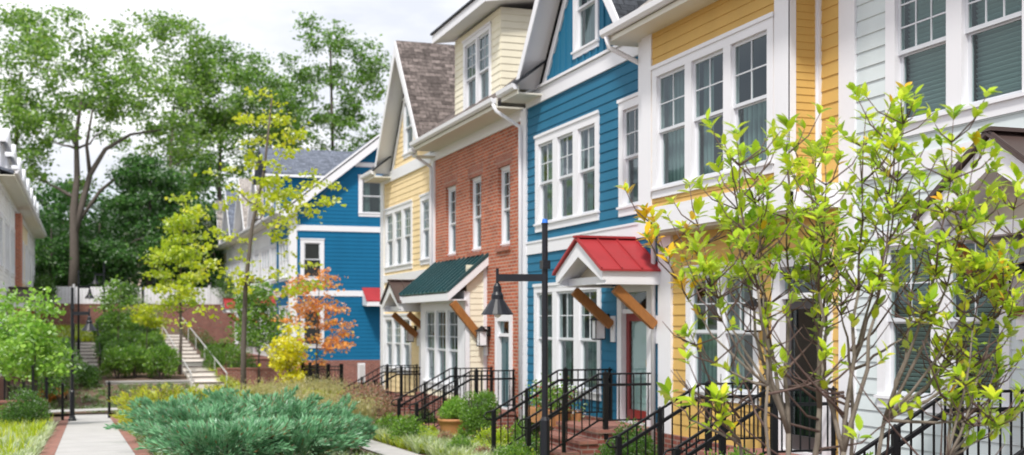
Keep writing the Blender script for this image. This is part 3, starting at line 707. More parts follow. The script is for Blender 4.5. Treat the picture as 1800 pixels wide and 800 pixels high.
pipe(H, [F.w(30.4, .66, zE + .05), F.w(30.4, .6, zE - .1), F.w(30.45, .1, zE - .4), F.w(30.45, .09, zE - .6), F.w(30.45, .09, -2.4)])
# dormer
De = Fr('end', 25.1); m = MB(); dw = (25.72, 27.8, 4.86, 6.66)
clap(m, F, 25.1, 28.55, 4.7, 6.85, sub_ops([dw]), .155); clap(m, De, 8.5, 12.2, 4.7, 6.85, (), .155)
D = m.build('dormer_wall', 'ivory_siding', H); window(H, F, *dw, 2, .13, .12, 2, 3, 'curtain', .47, sashm='sash')
m = MB(); m.box(8.55, 12.3, 28.5, 28.55, 4.7, 6.85); m.box(8.95, 12, 25.3, 28.4, 4.8, 6.8); m.build('dormer_core', 'interior', H)
m = MB(); A = [(8.02, 24.72, 6.84), (12.6, 24.72, 7.55), (12.6, 28.93, 7.55), (8.02, 28.93, 6.84)]; m.quadbox(A + [(x, y, z + .2) for x, y, z in A])
m.build('dormer_fascia', 'trim', H)
m = MB(); A = [(7.98, 24.68, 7.045), (12.6, 24.68, 7.76), (12.6, 28.97, 7.76), (7.98, 28.97, 7.045)]; m.quadbox(A + [(x, y, z + .05) for x, y, z in A]); m.build('dormer_roof', 'sh_dark', H)
board(H, F, [(25.0, 28.65, .02, .16, 4.62, 4.82)], 'dormer_base')
stoop(H, F, 24.05, 25.6, FB, -2.5)
m = MB(); F.box(m, 25.65, 30.3, -.05, .55, -2.8, -1.751); m.build('foundation', 'brick_low', H)
# ================================================================== cream house
H = thing('townhouse', 'cream yellow clapboard townhouse with a tall gable, farthest of the near row', 'townhouse', (8.5, 33.3, -2.7))
a0, a1 = 30.6, 36.3; zE = 4.3; FC = -2.0
core(H, F, a0, a1, -3.2, zE, roofm='sh_grey', ov=-.1)
opsU = [(32.62, 35.86, 1.5, 3.38), (30.72, 31.75, 1.55, 3.4)]; opsG = [(32.75, 35.95, -1.44, .25), (30.75, 31.85, FC, .1)]
m = MB(); clap(m, F, a0, 36.2, 1.42, 4.15, sub_ops(opsU), .16); clap(m, F, a0, 36.2, FC, 1.2, sub_ops(opsG[:1]) + [(30.78, 31.82, -3, .07)], .16)
Ee = Fr('end2', 0)
m.build('wall', 'cream_siding', H)
board(H, F, [(35.95, 36.35, -.05, .05, -2.6, 4.15), (30.62, 35.95, 0, .04, 1.2, 1.42), (30.62, 36.3, 0, .06, 4.15, 4.45)])
window(H, F, *opsU[0], 3, .17, .24, 2, 3, 'curtain'); window(H, F, *opsU[1], 1, .15, .2, 2, 3, 'curtain'); window(H, F, *opsG[0], 3, .15, .2, 2, 3, 'curtain')
door(H, F, *opsG[1], 'door_dark', .26, .13)
cross_gable(H, F, 32.75, 2.55, 4.45, 7.66, 'cream_siding', 'sh_grey', ov=.45, win=(32.45, 33.6, 4.62, 6.3))
for (p, q) in ((34.95, 36.4), (30.2, 30.6)): eave(H, F, p, q, 4.28, .55, 0)
m = MB(); A = [F.w(34.9, .6, 4.42), F.w(36.35, .6, 4.42), F.w(36.35, 0, 4.9), F.w(34.9, 0, 4.9)]; m.quadbox(A + [tuple(Vector(x) + Vector((0, 0, .06))) for x in A]); m.build('return_roof', 'sh_dark', H)
portico(H, F, 31.15, .95, 1.0, .32, 1.05, 'brown_metal'); lantern(H, F, 32.25, -.35)
stoop(H, F, 30.4, 32.0, FC, -2.66)
m = MB(); F.box(m, 32.05, 36.2, -.05, .06, -3, FC - .001); m.build('foundation', 'brick_low', H)

# railings
railing(F, 17.44, FL, -2.32, 1.0, 'black iron railing on the near side of the blue house steps, by the red door')
railing(F, 19.12, FL, -2.32, 1.0, 'black iron railing on the far side of the blue house steps, under its front windows')
railing(F, 12.52, FL, -2.3, 1.0, 'black iron railing crossing in front of the dark screen door of the mustard house')
railing(F, 14.12, FL, -2.3, 1.0, 'black iron railing under the ground floor windows of the mustard house')
railing(F, 9.32, -1.5, -2.15, 1.0, 'black iron railing by the steps of the pale house, behind the shrub')
railing(F, 7.64, -1.5, -2.15, 1.0, 'black iron railing at the far right side of the pale house steps')
railing(F, 24.08, FB, -2.5, 1.0, 'black iron railing on the near side of the brick house steps')
railing(F, 25.57, FB, -2.5, 1.0, 'black iron railing between the brick house steps and its bay window')
railing(F, 30.43, FC, -2.66, 1.0, 'black iron railing on the near side of the cream house steps')
railing(F, 31.97, FC, -2.66, 1.0, 'black iron railing on the far side of the cream house steps')

# ================================================================== far row beyond the cream house
def far_house(k, a0, a1, wallm, roofm, label, gab, fr=F, z0=-3.2, zE=4.75, port='red_metal', end=False, doorm='door_red'):
    H = thing('townhouse', label, 'townhouse', (fr.p, (a0 + a1) / 2, -3.1))
    core(H, fr, a0, a1, z0, zE, roofm=roofm, ov=.5, sl=.8)
    wd = a1 - a0
    opsU = [(a0 + .35, a0 + .35 + wd * .45, 1.9, 3.75), (a1 - .35 - wd * .28, a1 - .35, 1.9, 3.75)]
    opsG = [(a0 + .35, a0 + .35 + wd * .45, -1.35, .75), (a1 - 1.75, a1 - .55, FL, .7)]
    m = MB(); clap(m, fr, a0, a1, 1.45, zE - .25, sub_ops(opsU), .17); clap(m, fr, a0, a1, FL, 1.2, sub_ops(opsG[:1]) + [(opsG[1][0] + .03, opsG[1][1] - .03, -3, .67)], .17)
    m.build('wall', wallm, H)
    board(H, fr, [(a0, a0 + .2, 0, .045, -3, zE), (a1 - .2, a1, 0, .045, -3, zE), (a0 + .2, a1 - .2, 0, .04, 1.2, 1.45), (a0, a1, 0, .06, zE - .25, zE)])
    window(H, fr, *opsU[0], 3, .14, .18, blind='curtain', detail=False); window(H, fr, *opsU[1], 2, .14, .16, blind='curtain', detail=False); window(H, fr, *opsG[0], 3, .14, .18, blind='curtain', detail=False)
    door(H, fr, *opsG[1], doorm, .28, .14)
    eave(H, fr, a0, a1, zE, .5, 0)
    ac = (a0 + a1) / 2 + (.2 if gab > 1 else -.2)
    if gab: cross_gable(H, fr, ac, wd * .42, zE + .1, zE + .1 + wd * .42 * 1.15, wallm, roofm, win=(ac - .6, ac + .6, zE + .3, zE + 1.75), back=3.4)
    portico(H, fr, (opsG[1][0] + opsG[1][1]) / 2, .9, 1.0, .62, 1.32, port)
    stoop(H, fr, opsG[1][0] - .15, opsG[1][1] + .15, FL, -2.6, n=5)
    m = MB(); fr.box(m, a0, a1, -.05, .06, -3.4, FL - .001); m.build('foundation', 'brick_low', H)
    return H
FR2 = Fr('front', 8.5)
H = far_house(0, 54.0, 60.0, 'deep_blue_siding', 'sh_slate', 'deep blue end townhouse whose blank side wall faces the camera, beyond the cream house', 0, zE=4.75, port='red_metal')
# side wall, gabled, with rake, bands and windows
E2 = Fr('end', 54.0); wop = [(11.55, 13.1, 4.78, 6.62), (8.95, 10.0, 1.9, 3.72), (8.95, 10.0, -1.1, .75)]
rl = lambda z: (8.5 if z < 4.9 else 8.5 + (z - 4.9) / .84, 16.5 if z < 4.9 else 16.5 - (z - 4.9) / .84)
m = MB()
clap(m, E2, 8.5, 16.5, FL, 1.2, sub_ops(wop), .17); clap(m, E2, 8.5, 16.5, 1.45, 4.08, sub_ops(wop), .17); clap(m, E2, 8.5, 16.5, 4.33, 8.2, sub_ops(wop), .17, .016, rl)
m.build('side_wall', 'deep_blue_siding', H)
board(H, E2, [(8.46, 8.8, 0, .05, -3, 4.9), (8.8, 16.5, 0, .045, 1.2, 1.45), (8.8, 16.5, 0, .045, 4.08, 4.33), (16.2, 16.5, 0, .05, -3, 4.9), (11.4, 13.6, 0, .04, 7.0, 7.2)])
for w_ in wop: window(H, E2, *w_, 1, .17, .2, blind='curtain', detail=False)
m = MB(); m.prism([(8.55, 54.4, 3), (16.45, 54.4, 3), (16.45, 54.4, 4.8), (12.5, 54.4, 8.1), (8.55, 54.4, 4.8)], (0, .1, 0)); m.build('side_core', 'interior', H)
m = MB()
for s in (-1, 1):
    x0, xm = 12.5 + s * 4.5, 12.5
    m.prism([(x0, 53.6, 4.75), (xm, 53.6, 8.35), (xm, 53.6, 7.98), (x0 - s * .3, 53.6, 4.6)], (0, .05, 0))
    A = [(x0, 53.62, 4.83), (xm, 53.62, 8.43), (xm, 54.3, 8.43), (x0, 54.3, 4.83)]; m.quadbox(A + [(x, y, z + .08) for x, y, z in A])
m.build('rake_board', 'trim', H)
m = MB(); m.box(8.5, 16.5, 53.9, 53.98, -3.4, FL - .001); m.build('side_foundation', 'brick_low', H)
# its street-side dormer block with slate roof, ridge running back
Dn = Fr('end', 54.9); m = MB(); clap(m, Dn, 8.05, 11.5, 4.9, 6.62, (), .17); clap(m, Fr('front', 8.05), 54.9, 59.0, 4.9, 6.62, sub_ops([(55.6, 58.4, 5.2, 6.4)]), .17); m.build('dormer_wall', 'deep_blue_siding', H)
window(H, Fr('front', 8.05), 55.6, 58.4, 5.2, 6.4, 3, .14, .16, blind='curtain', detail=False)
board(H, Dn, [(8.0, 8.2, 0, .04, 4.9, 6.62)])
m = MB(); ym = 56.95
for s in (-1, 1):
    A = [(7.55, ym + s * 2.35, 6.6), (12.4, ym + s * 2.35, 6.6), (12.4, ym, 8.0), (7.55, ym, 8.0)]; m.quadbox(A + [(x, y, z + .09) for x, y, z in A])
m.build('dormer_roof', 'sh_slate', H)
m = MB(); m.prism([(8.06, ym - 2.0, 6.62), (8.06, ym + 2.0, 6.62), (8.06, ym, 7.9)], (.1, 0, 0)); m.box(7.5, 12.3, ym - 2.4, ym - 2.34, 6.5, 6.6); m.build('dormer_gable', 'trim', H)
# small side hood, red metal
m = MB(); A = [(11.7, 53.0, .95), (13.3, 53.0, .95), (13.3, 53.95, 1.55), (11.7, 53.95, 1.55)]; m.quadbox(A + [(x, y, z + .04) for x, y, z in A]); SH = m.build('side_hood', 'red_metal', H)
m = MB(); m.box(11.75, 13.25, 53.0, 53.06, .75, .94); m.prism([(11.72, 53.06, .93), (11.72, 53.94, 1.5), (11.72, 53.94, .8), (11.72, 53.06, .75)], (.05, 0, 0)); m.build('hood_frame', 'trim', SH)
specs = [(60.0, 66.2, 'white_siding', 'sh_tan', 1, 'brown_metal', 'white townhouse with a front gable, next beyond the deep blue end house'),
         (66.2, 72.6, 'sage_siding', 'sh_tan', 1, 'red_metal', 'grey-green townhouse third from the near end of the far row'),
         (72.6, 79.0, 'white_siding', 'sh_slate', 2, 'brown_metal', 'white townhouse fourth from the near end of the far row, slate coloured roof'),
         (79.0, 85.4, 'buff_siding', 'sh_tan', 1, 'brown_metal', 'buff townhouse fifth along the far row, mostly behind the thin maple'),
         (85.4, 92.0, 'white_siding', 'sh_tan', 2, 'brown_metal', 'white townhouse at the far end of the far row')]
for k, (p, q, wm, rm_, g, pm, lb) in enumerate(specs): far_house(k, p, q, wm, rm_, lb, g, port=pm)

# ================================================================== left row (faces +X)
FLft = Fr('left', -2.85)
lsp = [(44.5, 52.5, 'white_siding', 'sh_slate', 1, 'white sided townhouse at the left edge, nearest of the left row'),
       (52.5, 60.5, 'white_siding', 'sh_slate', 2, 'white townhouse with red brick pier, second of the left row'),
       (60.5, 68.5, 'buff_siding', 'sh_slate', 1, 'buff townhouse third of the left row'),
       (68.5, 77.0, 'white_siding', 'sh_slate', 2, 'white townhouse closing the left row by the wooded slope')]
for k, (p, q, wm, rm_, g, lb) in enumerate(lsp):
    H = thing('townhouse', lb, 'townhouse', (-2.85, (p + q) / 2, -3))
    zE = 5.0
    core(H, FLft, p, q, -3.3, zE, roofm='sh_slate', ov=.6, depth=8, sl=.3)
    ops = [(p + .5, p + 3.4, 1.9, 3.9), (q - 3.2, q - .6, 1.9, 3.9)]; og = [(p + .5, p + 3.4, -1.5, .75), (q - 2.2, q - .8, -1.8, .7)]
    m = MB(); clap(m, FLft, p, q, 1.4, zE - .2, sub_ops(ops), .17); clap(m, FLft, p, q, -1.9, 1.2, sub_ops(og[:1]) + [(og[1][0] + .03, og[1][1] - .03, -3, .67)], .17); m.build('wall', wm, H)
    board(H, FLft, [(p, p + .25, 0, .05, -3, zE), (q - .25, q, 0, .05, -3, zE), (p, q, 0, .045, 1.2, 1.4), (p, q, 0, .06, zE - .25, zE)])
    if k == 1: board(H, FLft, [(p + 3.9, p + 5.2, 0, .25, -3, zE - .3)], 'brick_pier', 'brick')
    for w_ in ops: window(H, FLft, *w_, 2, .14, .18, blind='curtain', detail=False)
    window(H, FLft, *og[0], 3, .14, .18, blind='curtain', detail=False); door(H, FLft, *og[1], 'door_red', .28, .14)
    eave(H, FLft, p, q, zE, .6, 0)
    ac = (p + q) / 2; hf = 1.7
    for cc in (ac - 2.0, ac + 2.0):
        m = MB(); FLft.box(m, cc - 1.2, cc + 1.2, -3, .1, zE + .15, zE + 1.25); m.build('dormer_wall', 'trim', H)
        window(H, Fr('left', -2.75), cc - .8, cc + .8, zE + .25, zE + 1.2, 2, .1, .12, blind=None, detail=False)
        m = MB()
        for s in (-1, 1):
            A = [FLft.w(cc + s * 1.4, .3, zE + 1.2), FLft.w(cc, .3, zE + 1.75), FLft.w(cc, -3.4, zE + 1.75), FLft.w(cc + s * 1.4, -3.4, zE + 1.2)]; m.quadbox(A + [tuple(Vector(x) + Vector((0, 0, .1))) for x in A])
        m.build('dormer_roof', 'trim', H)
        m = MB(); m.prism([FLft.w(cc - 1.42, .3, zE + 1.18), FLft.w(cc + 1.42, .3, zE + 1.18), FLft.w(cc, .3, zE + 1.83)], (.04, 0, 0)); m.build('dormer_gable', 'trim', H)
    portico(H, FLft, (og[1][0] + og[1][1]) / 2, .95, 1.0, .62, 1.32, 'brown_metal')
    m = MB(); FLft.box(m, p, q, -.05, .06, -3.4, -1.901); m.build('foundation', 'brick_low', H)
    m = MB(); m.box(-10.8, -2.9, p + .0, p + .1, -3.2, zE) if k == 0 else None
    if k == 0: m.build('side_wall', 'white_siding', H)

# ================================================================== walls, stairs, fences on the slope
def gardenwall(name, label, x0, x1, y0, y1, z0, z1, mat='brick_low'):
    T = thing(name, label, 'wall', ((x0 + x1) / 2, (y0 + y1) / 2, z0))
    m = MB(); m.box(x0, x1, y0, y1, z0, z1 - .06); m.build('wall_body', mat, T)
    m = MB(); m.box(x0 - .03, x1 + .03, y0 - .03, y1 + .03, z1 - .058, z1); m.build('coping', 'paver' if mat == 'brick_low' else 'concrete', T); return T
gardenwall('retaining_wall', 'long brick retaining wall across the top of the planted slope', -2.7, 9.5, 74.9, 75.3, -1.2, 1.12)
gardenwall('retaining_wall', 'brick garden wall in front of the deep blue side wall', 5.0, 8.6, 50.0, 50.25, -3.4, -1.8)
gardenwall('retaining_wall', 'low brick wall of the planter at the left, under the black gate', -2.6, -1.02, 36.5, 36.8, -3.2, -2.15)
gardenwall('retaining_wall', 'low brick wall beside the foot of the left stairs', -2.7, -.6, 50.5, 50.8, -3.2, -1.45)
gardenwall('kerb', 'pale stone kerb along the foot of the shrub slope', .75, 4.0, 49.2, 49.4, -2.7, ground(2, 49.2) + .13, 'concrete')
for (x0, x1, ya, yb, lb) in ((-.45, .5, 52.0, 66.0, 'straight flight of pale garden steps on the left of the slope'), (3.85, 5.0, 47.5, 70.5, 'long flight of pale garden steps climbing on the right of the slope')):
    T = thing('garden_steps', lb, 'steps', ((x0 + x1) / 2, ya, ground(0, ya))); N = 9 if x0 < 0 else 13
    za, zb = ground((x0 + x1) / 2, ya), ground((x0 + x1) / 2, yb) + .1
    for k in range(N):
        y0 = ya + (yb - ya) * k / N; y1 = ya + (yb - ya) * (k + 1) / N; z = max(ground((x0 + x1) / 2, y1), za + .1) + .1
        mt = MB(); mt.box(x0, x1, y0, y1 + .3, z - .5, z - .035); st = mt.build('step', 'step_stone', T)
        mr = MB(); mr.box(x0, x1, y0 - .03, y0 + .12, z - .034, z + .004); mr.build('shadow_line', 'step_shadow', st)  # dark strip painted for the gap and shadow line at each step edge
    for xs in (x0 - .08, x1 + .08):
        m = MB(); m.tube([(xs, ya, za + .9), (xs, yb, zb + .9)], .025, 6)
        for k in range(6): y = ya + (yb - ya) * k / 5; z = za + (zb - za) * k / 5; m.tube([(xs, y, z - .1), (xs, y, z + .9)], .02, 6)
        m.build('handrail', 'utility' if x0 > 0 else 'iron', T)
# white board fence on the terrace
T = thing('fence', 'white panel fence along the terrace, in front of the wood', 'fence', (3, 76.6, 1)); x = -2.6
while x < 8:
    m = MB()
    for k in range(9): m.box(x + .08 + k * .2, x + .27 + k * .2, 76.6, 76.64, 1.05, 2.15)
    m.build('panel', 'trim', T); m = MB(); m.box(x - .06, x + .06, 76.55, 76.7, .8, 2.3); m.build('post', 'lamp_black' if int(x * 2) % 3 == 0 else 'trim', T); x += 1.95
# black iron fence in the garden and a gate
def iron_fence(label, pts, hgt=.95, dz=0):
    T = thing('iron_fence', label, 'fence', (pts[0][0], pts[0][1], ground(*pts[0])))
    for (x, y) in pts:
        z = ground(x, y) + dz; m = MB(); m.box(x - .05, x + .05, y - .05, y + .05, z - .1, z + hgt + .08); m.build('post', 'iron', T)
    for (p, q) in zip(pts, pts[1:]):
        z0, z1 = ground(*p) + dz, ground(*q) + dz; m = MB()
        for h in (.12, hgt - .1, hgt): m.bar((p[0], p[1], z0 + h), (q[0], q[1], z1 + h), .03, .03)
        L = math.dist(p, q); n = int(L / .13)
        for k in range(1, n): t = k / n; x = p[0] + (q[0] - p[0]) * t; y = p[1] + (q[1] - p[1]) * t; z = z0 + (z1 - z0) * t; m.box(x - .008, x + .008, y - .008, y + .008, z + .1, z + hgt)
        m.build('bar_panel', 'iron', T)
    return T
iron_fence('black iron fence in the golden grasses below the deep blue house', [(UX(532, 41), 41), (UX(545, 39.5), 39.5), (UX(558, 38), 38), (UX(577, 36.5), 36.5), (UX(600, 36), 36)], 1.15, .25)
iron_fence('black iron fence behind the bright green tree at the left', [(-2.45, 42.9), (-1.9, 42.8), (-1.2, 42.8)], 1.1, .5)
T = thing('gate', 'black iron gate leaf standing edge-on on the left planter wall', 'gate', (-1.25, 35, -2.2))
m = MB(); [m.box(-1.3 - .0, -1.26, 33.6 + k * .12, 33.66 + k * .12, -2.15, -1.15) for k in range(24)]; m.build('bar', 'iron', T)
m = MB(); m.box(-1.31, -1.25, 33.5, 36.6, -1.15, -1.1); m.box(-1.31, -1.25, 33.5, 36.6, -2.2, -2.15); m.build('gate_frame', 'iron', T)
gardenwall('retaining_wall', 'low brick wall running along the left of the path end, carrying the gate', -1.38, -1.18, 33.0, 36.45, -3.2, -2.2)
def bollard(x, y, h, label, w=.045):
    z = ground(x, y); T = thing('bollard', label, 'post', (x, y, z), 'black posts at the path end')
    m = MB(); m.tube([(x, y, z - .1), (x, y, z + h)], w, 10); m.build('shaft', 'iron', T); m = MB(); m.lathe((x, y, z + h), [(w * 1.3, 0), (w * 1.3, .03), (w * .5, .06), (.005, .07)], 10); m.build('cap', 'iron', T)
bollard(UX(110, 39.5), 39.5, 1.1, 'black post left of the path end, beside the lamp'); bollard(UX(192, 40.5), 40.5, 1.12, 'black post right of the path end')
bollard(UX(14, 43.2), 43.2, 1.6, 'black post at the far left among the shrubs'); bollard(UX(115, 47.5), 47.5, 1.5, 'black post behind the gate, left of the steps', .06)

# ================================================================== lamp posts
def lamp(x, y, z, H, label, side=-1, tip=None, aw=.62, rz=0.0):
    T = thing('lamp_post', label, 'street lamp', (x, y, z)); m = MB()
    m.tube([(x, y, z - .2), (x, y, z + .9), (x, y, z + .95), (x, y, z + H)], [.07, .07, .045, .042], 12); m.build('pole', 'lamp_black', T, smooth=False)
    m = MB(); m.lathe((x, y, z - .1), [(.12, 0), (.12, .18), (.09, .24), (.07, .3)], 12); m.build('base', 'lamp_black', T)
    dx, dy = math.cos(rz) * side, math.sin(rz) * side; za = z + H - .74
    ex, ey = x + dx * aw, y + dy * aw
    m = MB(); m.bar((x, y, za), (ex, ey, za), .055, .10); m.build('arm', 'lamp_black', T)
    m = MB(); m.box(x - .055, x + .055, y - .075, y + .055, za + .12, za + .24); m.build('junction_box', 'lamp_black', T); m = MB(); m.tube([(x, y, z + H), (x, y, z + H + .02)], .05, 12); m.build('cap', 'lamp_black', T)
    if tip:
        m = MB(); m.tube([(x, y, z + H + .021), (x, y, z + H + .075)], [.045, .035], 10); m.build('cap_tape', tip, T)
    m = MB(); m.tube([(ex, ey, za + .13), (ex, ey, za - .1)], .022, 8)
    m.lathe((ex, ey, za), [(.03, -.08), (.055, -.12), (.06, -.2), (.085, -.24), (.085, -.3), (.22, -.50), (.225, -.515), (.2, -.51), (.07, -.33)], 20)
    m.build('lamp_shade', 'lamp_black', T)
    m = MB(); m.lathe((ex, ey, za), [(.05, -.36), (.07, -.44), (.05, -.53), (.01, -.56)], 12); m.build('bulb_glass', 'frosted', T, smooth=True)
    return T
lamp(6.03, 15.9, ground(6.03, 15.9), 3.62, 'tall black lamp post with blue tipped top, in front of the blue house', -1, 'blue_tape', .66, -.33)
lamp(UX(127, 38.3), 38.3, ground(0, 38.3), 3.95, 'black lamp post at the far end of the path, seen before the left steps', 1, None, .5, -.33)
lamp(UX(138, 58), 58, ground(0, 58), 4.0, 'distant black lamp post standing by the left steps', 1, None, .5, -.33)
lamp(UX(183, 72), 72, ground(1, 72), 4.0, 'distant black lamp post before the brick retaining wall', -1, None, .5, -.33)

# ================================================================== plants
def curve(p, q, bend, n=6, rnd=None, jit=0):
    p, q = Vector(p), Vector(q); r = []
    for i in range(n + 1):
        t = i / n; x = p.lerp(q, t) + Vector(bend) * (4 * t * (1 - t)) * .5
        if rnd and 0 < i < n: x += Vector((rnd.uniform(-jit, jit), rnd.uniform(-jit, jit), rnd.uniform(-jit, jit)))
        r.append(x)
    return r
def tree(name, label, loc, trunk, crowns, nclump, nleaf, leafL, leafm, barkm, seed, cr=.9, flat=.6, group=None, r0=.3, cat='tree', lw=.55, forkz=None, limbs=True, shell=.35):
    """trunk: list of local points; crowns: ellipsoids (cx,cy,cz,rx,ry,rz,weight); clumps of leaf-sized faces at limb ends"""
    rng = np.random.default_rng(seed); rd = random.Random(seed)
    T = thing(name, label, cat, loc, group); T['org'] = [0, 0, 0]
    tp = [Vector(p) for p in trunk]; L = len(tp); mb = MB()
    mb.tube(tp, [r0 * (1 - .75 * i / (L - 1)) for i in range(L)], 9)
    w = np.array([c[6] for c in crowns], float); w /= w.sum(); cents = []
    for k in range(nclump):
        c = crowns[rng.choice(len(crowns), p=w)]
        d = rng.normal(size=3); d /= np.linalg.norm(d); rr = (shell + (1 - shell) * rng.random()) ** .6
        cents.append(np.array(c[:3]) + d * np.array(c[3:6]) * rr)
    cents = np.array(cents)
    if limbs:
        nodes = [(tp[i].lerp(tp[i + 1], t), r0 * (1 - .75 * (i + t) / (L - 1))) for i in range(max(0, L // 3), L - 1) for t in (.1, .4, .7)]
        order = sorted(range(len(cents)), key=lambda k: min((Vector(cents[k]) - q[0]).length for q in nodes[::3]))
        for k in order:
            c = Vector(cents[k])
            def cost(q):
                d = c - q[0]; h = math.hypot(d.x, d.y); return d.length + max(0, .55 * h - d.z) * .9
            s0, rr = min(nodes, key=cost); d = c - s0; n = 4; rr = max(min(rr * .62, .09 + .02 * d.length), r0 * .05)
            pts = curve(s0, c, (0, 0, -.10 * d.length), n, rd, .06 * d.length)
            rs = [max(rr * (1 - .7 * i / n), r0 * .035) for i in range(n + 1)]
            mb.tube(pts, rs, 5, cap=False); nodes += [(pts[i], rs[i]) for i in range(1, n)]
    mb.build('trunk', barkm, T, smooth=True, uv=False)
    sz = cr * (.55 + .8 * rng.random(nclump)); per = (nleaf * sz ** 2 / np.mean(sz ** 2) / nclump).astype(int) + 3
    idx = np.repeat(np.arange(nclump), per); n = len(idx)
    off = rng.normal(size=(n, 3)) * .5; off[:, 2] *= flat
    P = cents[idx] + off * sz[idx][:, None]
    D = rng.normal(size=(n, 3)); D[:, 2] = D[:, 2] * .6 - .15
    LL = leafL * (.6 + .8 * rng.random(n))
    V, Fc = leaf_quads(P, D, LL, LL * lw, rng)
    npmesh('crown', V, Fc, leafm, T); return T
G = 'trees in the wood behind the terrace'
def Tz(u, Y): return (UX(u, Y), Y, 1.0)
# big spreading tree, forked trunk
BIG = tree('broadleaf_tree', 'tall spreading tree with pale forked trunk and one long limb reaching right', Tz(128, 80),
     [(0, 0, 0), (.1, 0, 3), (.05, 0, 6), (.25, 0, 8.0), (.2, 0, 10.5), (.5, 0, 13)],
     [(-1, 0, 13.6, 4.4, 3, 4.0, 3), (4.2, 0, 13.2, 3.4, 3, 2.4, 2.4), (6.0, .5, 10.8, 2.4, 2.4, 1.5, 1.3), (-3.6, 0, 10.5, 2.6, 2.5, 3, 1.2), (1, 0, 16, 3.4, 2.5, 2.2, 1.8), (-.5, 1, 8.5, 3, 2, 1.2, .5)],
     130, 12500, .26, 'lf_wood2', 'bark', 11, cr=.8, r0=.34, group=G)
tree('broadleaf_tree', 'tall open tree at the far left edge above the white houses', Tz(30, 84),
     [(0, 0, 0), (.2, 0, 5), (-.1, 0, 10), (.2, 0, 15)], [(-1, 0, 16, 4.2, 3, 3.6, 3), (1.5, 0, 11.5, 2.8, 3, 2.8, 2), (-2, 0, 9.5, 3.4, 3, 3.4, 1.5)], 100, 10000, .27, 'lf_wood2', 'bark', 12, cr=.85, r0=.3, group=G)
tree('broadleaf_tree', 'mid green tree right of the spreading tree, with a leaning stem', Tz(290, 88),
     [(0, 0, 0), (-.4, 0, 5), (.3, 0, 9), (.6, 0, 14)], [(0, 0, 17.0, 3.8, 3, 3.4, 3), (3.2, 0, 14.5, 3.0, 3, 3.2, 2), (-1, 0, 11.5, 3, 3, 2.6, 1)], 105, 9500, .27, 'lf_wood2', 'bark', 13, cr=.85, r0=.28, group=G)
tree('broadleaf_tree', 'rounded tree behind the gap between the lime tree and the steps', Tz(385, 90),
     [(0, 0, 0), (.3, 0, 5), (0, 0, 9), (.2, 0, 14)], [(.8, 0, 15.8, 3.8, 3, 3.4, 3), (-1, 0, 10.5, 3.4, 3, 3.5, 1.6)], 95, 9500, .27, 'lf_wood', 'bark_dark', 14, cr=.8, r0=.26, group=G)
tree('broadleaf_tree', 'tall tree with pointed open crown rising behind the slate roof', Tz(590, 92),
     [(0, 0, 0), (.1, 0, 6), (-.2, 0, 11), (-.4, 0, 20)], [(-1.2, 0, 18.4, 3.4, 2.5, 4.6, 2.6), (1.2, 0, 13.4, 3.6, 3, 3.6, 3), (-3.6, 0, 14.2, 2.8, 2.6, 4.0, 2.2), (2.4, 0, 17.5, 2.2, 2, 4.0, 1.4)], 150, 11500, .27, 'lf_wood', 'bark_dark', 15, cr=.72, r0=.28, group=G, shell=.1)
tree('broadleaf_tree', 'tree filling the space left of the pointed crowned tree', Tz(470, 96),
     [(0, 0, 0), (0, 0, 6), (.3, 0, 13)], [(.4, 0, 15.8, 4.6, 3, 3.8, 3), (0, 0, 9.0, 3.8, 3, 4, 2)], 95, 10000, .27, 'lf_wood', 'bark_dark', 16, cr=.85, r0=.26, group=G)
tree('evergreen_tree', 'dark layered evergreen in the middle of the wood, behind the brick wall', Tz(262, 79),
     [(0, 0, 0), (0, 0, 4), (.1, 0, 9.5)], [(0, 0, 8.2, 2.3, 2.2, 1.2, 1.4), (.2, 0, 6.2, 3.0, 2.5, 1.3, 2), (0, 0, 3.8, 3.0, 2.5, 1.8, 2)], 110, 20000, .22, 'lf_dark', 'bark_dark', 17, cr=.8, flat=.4, r0=.2, group=G)
for k, (u, Y, s, lb) in enumerate([(90, 82, .72, 'dark bushy tree low behind the white fence, at the left'), (175, 84, .8, 'dark bushy tree behind the pale forked trunk'), (340, 83, .95, 'dark bushy tree behind the lime green tree'), (420, 88, 1.0, 'dark bushy tree behind the thin yellow maple'), (500, 99, 1.05, 'dark bushy tree behind the far roofs'), (20, 90, .9, 'dark bushy tree behind the white dormers'), (620, 100, 1.0, 'dark bushy tree behind the slate roof ridge'), (130, 95, 1.25, 'tall dark bushy tree seen either side of the pale forked trunk'), (60, 100, 1.35, 'dark bushy tree far back between the left row and the forked trunk'), (320, 102, 1.7, 'largest dark bushy tree, far back above the lime tree')]):
    if k == 0:
        P0 = tree('bushy_tree', lb, Tz(u, Y), [(0, 0, 0), (0, 0, 3), (0, 0, 6)], [(0, 0, 4.2, 2.6, 2.2, 2.6, 3), (0, 0, 2, 2.8, 2.2, 1.8, 2)], 70, 8500, .26, 'lf_dark', 'bark_dark', 21, cr=.75, r0=.16, group='dark bushy trees under the tall wood')
        place(P0, Tz(u, Y), 0, s * 1.15)
    else: place(copy_tree(P0), Tz(u, Y), k * 1.3, s * 1.15, lb)
# something pale beyond the wood
T = thing('building', 'pale building half hidden beyond the wood', 'building', (8, 118, 1)); m = MB(); m.box(-14, 16, 118, 126, 0, 8.0); m.build('wall', 'pink_stucco', T)
m = MB(); m.prism([(-15, 117, 8), (-15, 127, 8), (-15, 122, 9.2)], (32, 0, 0)); m.build('roof', 'sh_tan', T)
for x in (-11, -7, -3, 1, 5, 9, 13):
    for z in (2.2, 5.6): m = MB(); m.box(x, x + 1.6, 117.9, 117.99, z, z + 1.8); m.build('window', 'interior', T)

